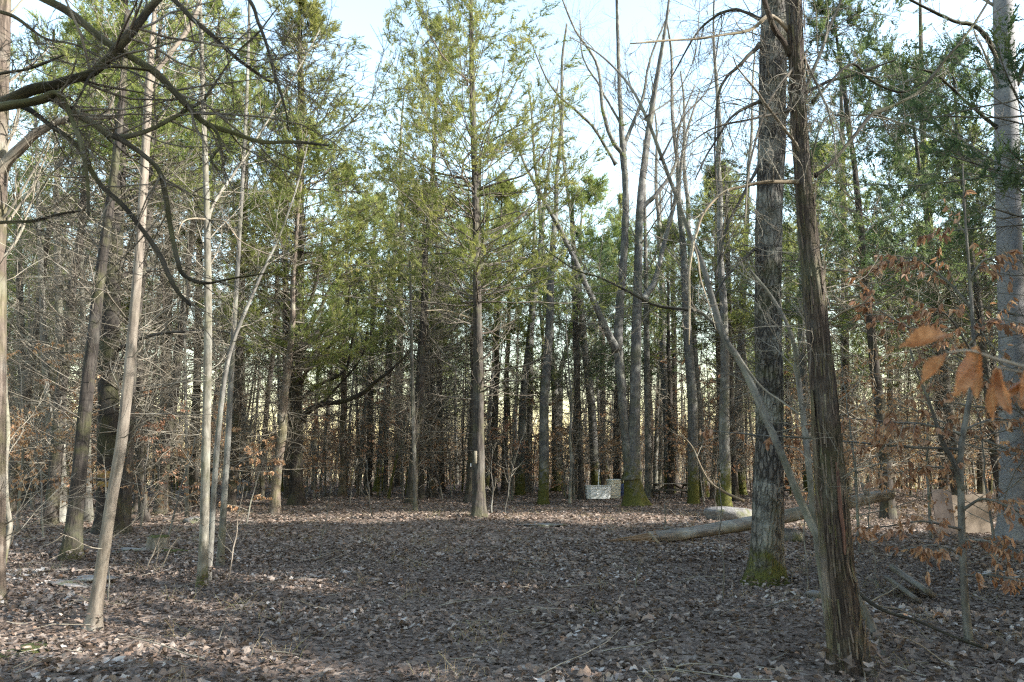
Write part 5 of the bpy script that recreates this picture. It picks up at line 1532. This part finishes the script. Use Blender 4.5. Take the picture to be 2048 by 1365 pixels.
for pts, dy, n in LP:
    P, Rr = t.limb(pts, 'grey', dy, 7, N=20, wob=.006, amp=.001, name='branch')
    B, r2 = kids(P[None], Rr[None], n, .15, 1, .34, .8, 5, -.03, .1, .5, .4, rmin=.0016, rmax=.004, tl=.3, flat=.8)
    t.gt.tubes(B, r2, 4)
    nl = 8
    Bn, K, _ = B.shape
    tt = rng.uniform(.25, 1, (Bn, nl)); u = tt * (K - 1); i = np.minimum(u.astype(int), K - 2); f = (u - i)[..., None]; b = np.arange(Bn)[:, None]
    LPOS.append((B[b, i] * (1 - f) + B[b, i + 1] * f).reshape(-1, 3))
    d = unit(B[b, i + 1] - B[b, i]) * .4 + rng.normal(0, .35, (Bn, nl, 3)); d[..., 2] -= .85
    LDIR.append(d.reshape(-1, 3))
t.done('twig')
put_leaves(t.root, np.concatenate(LPOS), np.concatenate(LDIR), .088, 290)

# sprig of big leaves close to the camera at the right
SY = 1.45
sb = np.array([1.30, SY, float(hgt(1.3, SY))])
root = thing('beech_sprig', 'close-up sprig of large orange-brown dry leaves at the right edge', 'sapling', tuple(sb))
P, r_ = trunk_px([(2420, 2300, 26), (2400, 1700, 22), (2380, 1200, 18), (2340, 900, 15), (2260, 600, 8)], SY)
P = P - sb; P[0, 2] = -.1; P[0, :2] = P[1, :2]
g = G(); g.tubes(catmull(P, 30), np.interp(np.linspace(0, 1, 30), np.linspace(0, 1, 5), r_), 10); g.build('stem', M['grey'], root)
for pl in ([(2350, 930, 13), (2220, 800, 10), (2130, 758, 8), (2050, 734, 7.5), (1985, 716, 7), (1940, 702, 6), (1895, 706, 5)], [(2160, 770, 7), (2110, 742, 6), (2060, 745, 5), (2030, 742, 4), (1996, 735, 3)]):
    P, r_ = trunk_px(pl, SY); Q = catmull(P - sb, 40); SPRIG = Q if len(pl) > 5 else np.vstack([SPRIG, Q]); g = G(); g.tubes(Q, np.interp(np.linspace(0, 1, 40), np.linspace(0, 1, len(pl)), r_), 8); g.build('branch', M['tan'], root)


def big_leaf(a, b, w, roll, fold, curl, dy, seed):
    """one dry beech leaf from stalk pixel a to tip pixel b, w half-width in photo pixels"""
    pa, m_ = pix(*a, SY); pb, _ = pix(*b, SY + dy)
    L = np.linalg.norm(pb - pa); x = (pb - pa) / L
    vw = np.array([0, -1., .1]); y = np.cross(vw, x); y /= np.linalg.norm(y); z = np.cross(x, y)
    y, z = y * math.cos(roll) + z * math.sin(roll), z * math.cos(roll) - y * math.sin(roll)
    nu, nv = 22, 9
    u = np.linspace(0, 1, nu)[:, None]; v = np.linspace(-1, 1, nv)[None]
    wd = (np.sin(np.pi * u ** .8) ** .85) * (w * m_) * (1 + .05 * np.sin(u * 75) * np.abs(v))
    Z = fold * np.abs(v) ** 1.2 * wd + curl * L * u ** 2 + .004 * np.sin(u * 60 + np.abs(v) * 3.5) * np.abs(v) * (L / .1) + .006 * np.sin(u * 7 + v * 2 + seed)
    V = pa + (u * L)[..., None] * x + (v * wd)[..., None] * y + Z[..., None] * z
    g = G(); i = (np.arange(nu - 1)[:, None] * nv + np.arange(nv - 1)[None]).ravel()
    bkv = np.stack([np.broadcast_to(u * L, (nu, nv)), v * wd, np.full((nu, nv), seed * .37)], -1)
    g.add(V - sb, np.stack([i, i + 1, i + 1 + nv, i + nv], -1), None, bkv, .45 + .1 * (seed % 3))
    o = g.build('leaf', M['big_leaf'], root)
    near_ = SPRIG[np.argmin(np.linalg.norm(SPRIG - (pa - sb), axis=1))]
    g = G(); e = (pa - sb) + x * .012; g.tubes(catmull(np.array([near_, (near_ + e) / 2 + np.array([0, 0, .004]), e]), 8), np.linspace(.0016, .0009, 8), 6); g.build('leaf_stalk', M['tan'], root)


k = NT('big_dry_leaf')
s_ = k.n('ShaderNodeSeparateXYZ', {0: k.attr('bk')})
vein = k.math('SINE', k.math('MULTIPLY', k.math('SUBTRACT', s_.outputs[0], k.math('MULTIPLY', k.math('ABSOLUTE', s_.outputs[1]), .9)), 760.0))
mid = k.math('LESS_THAN', k.math('ABSOLUTE', s_.outputs[1]), .0007)
c = k.ramp(k.noise(k.attr('bk'), 60, 5, .65), [(.3, (.24, .115, .055)), (.55, (.38, .20, .10)), (.8, (.50, .31, .18))])
c = k.mix(mid, c, (.42, .27, .15))
c = k.mix(k.math('MULTIPLY', k.ramp(vein, [(.75, (0, 0, 0)), (1, (1, 1, 1))]), .25), c, (.18, .09, .045))
k.base(c); k.bump(vein, .35, .001); k.b.inputs['Roughness'].default_value = .5
tr = k.n('ShaderNodeBsdfTranslucent', {'Color': k.mix(1.0, c, (1.5, 1.2, .9), 'MULTIPLY')})
k.t.links.new(k.n('ShaderNodeMixShader', {0: .5, 1: k.b.outputs[0], 2: tr.outputs[0]}).outputs[0], k.out.inputs[0])
M['big_leaf'] = k.m
for q, (a, b, w, roll, fold, curl, dy) in enumerate([((1905, 672), (1796, 706), 24, .75, 1.3, .10, -.03), ((1893, 708), (1842, 782), 17, 1.0, 1.1, .12, .02), ((1932, 702), (1908, 806), 20, -.7, 1.4, -.10, -.02),
                                                     ((1952, 692), (1960, 794), 21, .9, .8, .16, .02), ((1996, 736), (2034, 832), 18, 1.15, 1.3, .18, -.04), ((1990, 744), (1982, 842), 14, 1.0, .7, -.05, .02),
                                                     ((2060, 738), (2006, 792), 15, -.5, .8, .1, 0), ((2056, 748), (2046, 820), 20, .3, .6, .08, -.03), ((1938, 712), (1930, 790), 12, .9, .6, .05, .05)]):
    big_leaf(a, b, w * .74, roll, fold, curl, dy, q)

# ------------------------------------------------------------------ leaf litter
k = NT('fallen_leaves')
rn = k.attr('rnd', 'Fac')
c = k.ramp(rn, [(0, (.020, .013, .009)), (.22, (.060, .041, .029)), (.48, (.135, .099, .073)), (.68, (.205, .165, .133)), (.82, (.33, .285, .245)), (.91, (.22, .12, .066)), (1, (.46, .43, .40))])
c = k.mix(.35, c, k.ramp(k.noise(k.attr('bk'), 26, 4, .6), [(.3, (.08, .055, .042)), (.7, (.28, .22, .18))]))
k.base(c); k.b.inputs['Roughness'].default_value = .7
tr = k.n('ShaderNodeBsdfTranslucent', {'Color': c})
k.t.links.new(k.n('ShaderNodeMixShader', {0: .2, 1: k.b.outputs[0], 2: tr.outputs[0]}).outputs[0], k.out.inputs[0])
M['litter'] = k.m

def leaf_shape(kind, r_):
    """outline of a fallen leaf as rows of left, middle and right points"""
    n = 6
    u = np.array([0, .16, .36, .55, .78, 1]) + np.array([0, *r_.normal(0, .03, 4), 0])
    if kind == 0: w = np.array([.02, .20, .11, .30, .19, .02])     # lobed
    elif kind == 1: w = np.array([.02, .19, .28, .27, .16, .01])   # oval
    else: w = np.array([.03, .32, .20, .36, .14, .01])             # broad, lobed
    w = w * r_.uniform(.85, 1.25)
    cu, cv = r_.uniform(-1.3, 1.3), r_.uniform(-.6, 1.8)
    z = cu * (u - .5) ** 2
    L = np.stack([u - .06 * w, w, z + cv * w * .55], -1); Mm = np.stack([u, 0 * u, z], -1); Rr = np.stack([u, -w, z + cv * w * .55 * r_.uniform(.2, 1)], -1)
    V = np.stack([L, Mm, Rr], 1).reshape(-1, 3)
    i = (np.arange(n - 1)[:, None] * 3 + np.arange(2)[None]).ravel()
    return V - np.array([.5, 0, V[:, 2].min()]), np.stack([i, i + 1, i + 4, i + 3], -1)


lr = np.random.default_rng(21)
SH = [leaf_shape(q % 3, lr) for q in range(30)]
FLAT = [(np.array([(-.5, 0, 0), (0, .24, lr.uniform(0, .2)), (.5, 0, lr.uniform(0, .2)), (0, -.24, lr.uniform(0, .25)), (0, 0, .0)]) , None) for q in range(8)]


def rot_of(n, tilt):
    a = lr.uniform(0, 6.28, n); tx = lr.normal(0, tilt, n); ty = lr.normal(0, tilt, n)
    x = unit(np.stack([np.cos(a), np.sin(a), tx], -1))
    z = unit(np.stack([-tx * np.cos(a) + ty * np.sin(a), -tx * np.sin(a) - ty * np.cos(a), np.ones(n)], -1))
    z = unit(z - x * (x * z).sum(-1, keepdims=True))
    return x, np.cross(z, x), z


def litter_points(n, y0, y1, p):
    y = y0 + (y1 - y0) * lr.uniform(0, 1, n) ** p
    x = lr.uniform(-1, 1, n) * (.72 * y + 1.2)
    return x, y


g = G()
n = 38000
x, y = litter_points(n, 3.6, 15.5, .62)
heap = sum(.15 * np.exp(-((x - a) ** 2 + (y - b) ** 2) / (.11 + .004 * b)) for a, b in OCC if 4 < b < 17)
z = hgt(x, y) + lr.uniform(.0, .04, n) + heap
X, Yv, Z = rot_of(n, .34)
sz = .03 + .075 * lr.beta(1.6, 2.4, n) + np.where(lr.uniform(0, 1, n) < .06, .045, 0)
pick = lr.integers(0, len(SH), n)
rnd = np.clip(lr.beta(1.15, 1.45, n) + .12 * np.sin(x * 1.3 + y) , 0, 1)
patch = np.sin(x * 1.9 + 1.1 * np.sin(y * 1.3)) + np.sin(y * 2.3 + 1.4 * np.sin(x * .9 + 2)) + .7 * np.sin(x * 5.1 + y * 3.7)
sz = sz * (1 + .13 * patch)
rnd = np.clip(rnd + .07 * patch, 0, 1)
keep = lr.uniform(0, 1, n) < .95 + .16 * patch
x, y, z, X, Yv, Z, sz, pick, rnd = (v[keep] for v in (x, y, z, X, Yv, Z, sz, pick, rnd))
near = np.argsort(y)[:300]
fallen = []
for s_, (V, q) in enumerate(SH):
    me = None
    own = near[pick[near] == s_]
    for i in own:
        if me is None:
            gl = G(); gl.add(V, q, None, V * .1 + s_, (s_ * .37) % 1); me = gl.mesh('fallen_leaf', False); me.materials.append(M['litter'])
        o = link('fallen_leaf', me, None, ground_o)
        o.matrix_local = Matrix(((X[i, 0], Yv[i, 0], Z[i, 0], x[i]), (X[i, 1], Yv[i, 1], Z[i, 1], y[i]), (X[i, 2], Yv[i, 2], Z[i, 2], z[i]), (0, 0, 0, 1))) @ Matrix.Scale(sz[i], 4)
    sel = np.setdiff1d(np.where(pick == s_)[0], own)
    m = len(sel)
    W = np.array([x[sel], y[sel], z[sel]]).T[:, None] + sz[sel][:, None, None] * (V[None, :, 0:1] * X[sel][:, None] + V[None, :, 1:2] * Yv[sel][:, None] + V[None, :, 2:3] * Z[sel][:, None])
    k_ = len(V)
    g.add(W, (q[None] + (np.arange(m) * k_)[:, None, None]).reshape(-1, 4), None, (V[None] * .1 + lr.uniform(0, 50, (m, 1, 1))).reshape(-1, 3), np.repeat(rnd[sel], k_))
tag(g.build('leaf_litter', M['litter'], ground_o, smooth_=False), kind='stuff')

g = G()
n = 75000
x, y = litter_points(n, 3.6, 16.5, .62)
z = hgt(x, y) + lr.uniform(.0, .022, n)
X, Yv, Z = rot_of(n, .22)
sz = lr.uniform(.04, .10, n)
V = np.array([(-.5, 0, 0), (-.05, .27, .10), (.5, 0, .04), (.06, -.25, .13)])
W = np.stack([x, y, z], -1)[:, None] + sz[:, None, None] * (V[None, :, 0:1] * X[:, None] + V[None, :, 1:2] * Yv[:, None] + V[None, :, 2:3] * Z[:, None] * lr.uniform(-.5, 1.5, (n, 1, 1)))
i = np.arange(n)[:, None] * 4
g.add(W, None, np.concatenate([i + np.array([[0, 3, 2]]), i + np.array([[0, 2, 1]])], 0), np.repeat(lr.uniform(0, 50, (n, 3)), 4, 0) + .1 * np.tile(V, (n, 1)), np.repeat(np.clip(lr.beta(1.3, 2.2, n), 0, 1), 4))
tag(g.build('matted_leaf_litter', M['litter'], ground_o, smooth_=False), kind='stuff')

g = G()
n = 190000
x, y = litter_points(n, 13.5, 80, 1.15)
z = hgt(x, y) + lr.uniform(0, .04, n)
X, Yv, Z = rot_of(n, .4)
sz = lr.uniform(.07, .15, n) * (1 + .012 * (y - 14))
V = np.array([(-.5, 0, 0), (0, .26, .12), (.5, 0, .05), (0, -.26, .16)])
W = np.stack([x, y, z], -1)[:, None] + sz[:, None, None] * (V[None, :, 0:1] * X[:, None] + V[None, :, 1:2] * Yv[:, None] + V[None, :, 2:3] * Z[:, None] * lr.uniform(-.5, 1.5, (n, 1, 1)))
i = np.arange(n)[:, None] * 4
t3 = np.concatenate([i + np.array([[0, 3, 2]]), i + np.array([[0, 2, 1]])], 0)
g.add(W, None, t3, np.repeat(lr.uniform(0, 50, (n, 3)), 4, 0), np.repeat(np.clip(lr.beta(2.0, 1.9, n), 0, 1), 4))
tag(g.build('distant_leaf_litter', M['litter'], ground_o, smooth_=False), kind='stuff')

# fine fallen twigs and wisps of dry grass
g = G()
n = 900
x, y = litter_points(n, 4, 30, .8)
P0 = np.stack([x, y, hgt(x, y) + .03], -1)
a = lr.uniform(0, 6.28, n)
B, r_ = grow(P0, np.stack([np.cos(a), np.sin(a), lr.normal(.05, .12, n)], -1), lr.uniform(.15, .9, n), lr.uniform(.0025, .008, n), 5, 0, .12, .5)
g.tubes(B, r_, 4)
tag(g.build('twig_litter', M['twig'], ground_o), kind='stuff')
k = NT('dry_grass'); k.base(k.ramp(k.attr('rnd', 'Fac'), [(0, (.16, .12, .07)), (.6, (.34, .27, .16)), (1, (.20, .22, .08))])); M['straw'] = k.m
g = G()
cx, cy = litter_points(220, 5, 32, .8)
n = 220 * 20
x = np.repeat(cx, 20) + lr.normal(0, .13, n); y = np.repeat(cy, 20) + lr.normal(0, .13, n)
P0 = np.stack([x, y, hgt(x, y)], -1)
d = lr.normal(0, .5, (n, 3)); d[:, 2] = lr.uniform(.4, 1.2, n)
B, r_ = grow(P0, unit(d), lr.uniform(.06, .28, n), np.full(n, .0018), 4, -.18, .08, .4)
g.tubes(B, r_, 3)
tag(g.build('dry_grass', M['straw'], ground_o), kind='stuff')

# bare seedlings standing in the clearing
SEED = [(1445, 1205, 330, 'thin dark seedling stem rising in front of the rock dome behind the log', .05), (1432, 1010, 120, 'pale thin seedling left of the rock dome', -.05), (296, 1140, 82, 'pale curved dead stalk right of the leaning tan trunk', .3),
        (312, 1138, 50, 'short pale stalk, middle of three beside the mossy stump', .1), (322, 1140, 60, 'short forked pale stalk right of the mossy stump', .5), (1010, 1030, 160, 'forked bare seedling just right of the middle cedar', .2),
        (985, 1032, 130, 'straight bare seedling touching the right of the middle cedar', 0), (455, 1165, 190, 'slim knotty seedling right of the pale mossy-footed trunk', .12), (700, 1010, 90, 'bare seedling in the leaves right of the low-limbed cedar', .1),
        (745, 1035, 110, 'bare seedling left of the middle cedar, in the strip of sun', -.1), (1330, 1060, 70, 'tiny bare seedling behind the splintered log end', 0), (640, 1120, 120, 'thin bare seedling in the shaded left of the clearing', .1),
        (216, 1200, 170, 'thin dead stem right against the foot of the leaning tan trunk', 0), (1615, 1195, 330, 'thin dark seedling stem between the furrowed tree and the shaggy cedar', .02), (1270, 1180, 60, 'small bare seedling on the open leaves left of the furrowed tree', .2),
        (18, 1110, 120, 'short pale sapling stub at the left edge', .25), (1755, 1180, 260, 'straight thin seedling right of the shaggy cedar', .05), (1700, 1090, 200, 'thin grey seedling behind the shaggy cedar', -.1)]
for px, py, hp, lab, ln in SEED:
    c = ground(px, py); m_ = c[1] / F
    H = hp * m_
    root = thing('seedling', lab, 'seedling', tuple(c))
    P = np.stack([ln * H * np.linspace(0, 1, 9) ** 1.5, np.zeros(9), np.linspace(-.04, H, 9)], -1) + np.cumsum(rng.normal(0, .012 * H, (9, 3)), 0) * np.array([1, 1, .2])
    P[0] = (0, 0, -.04)
    Rr = np.linspace(1.7, .6, 9) * m_ * .9
    g = G(); g.tubes(catmull(P, 20), np.interp(np.linspace(0, 1, 20), np.linspace(0, 1, 9), Rr), 6); g.build('stem', M['tan' if 'pale' in lab else 'grey'], root)
    g = G()
    B, r_ = kids(P[None], Rr[None], 9, .3, 1, H * .3, .7, 5, .06, .12, .5, .4, rmin=.0015)
    g.tubes(B, r_, 4)
    B2, r2 = kids(B, r_, 3, .3, 1, H * .12, .7, 4, .04, .12, .5, .4, rmin=.0012)
    g.tubes(B2, r2, 3)
    tag(g.build('twigs', M['twig'], root), kind='stuff')
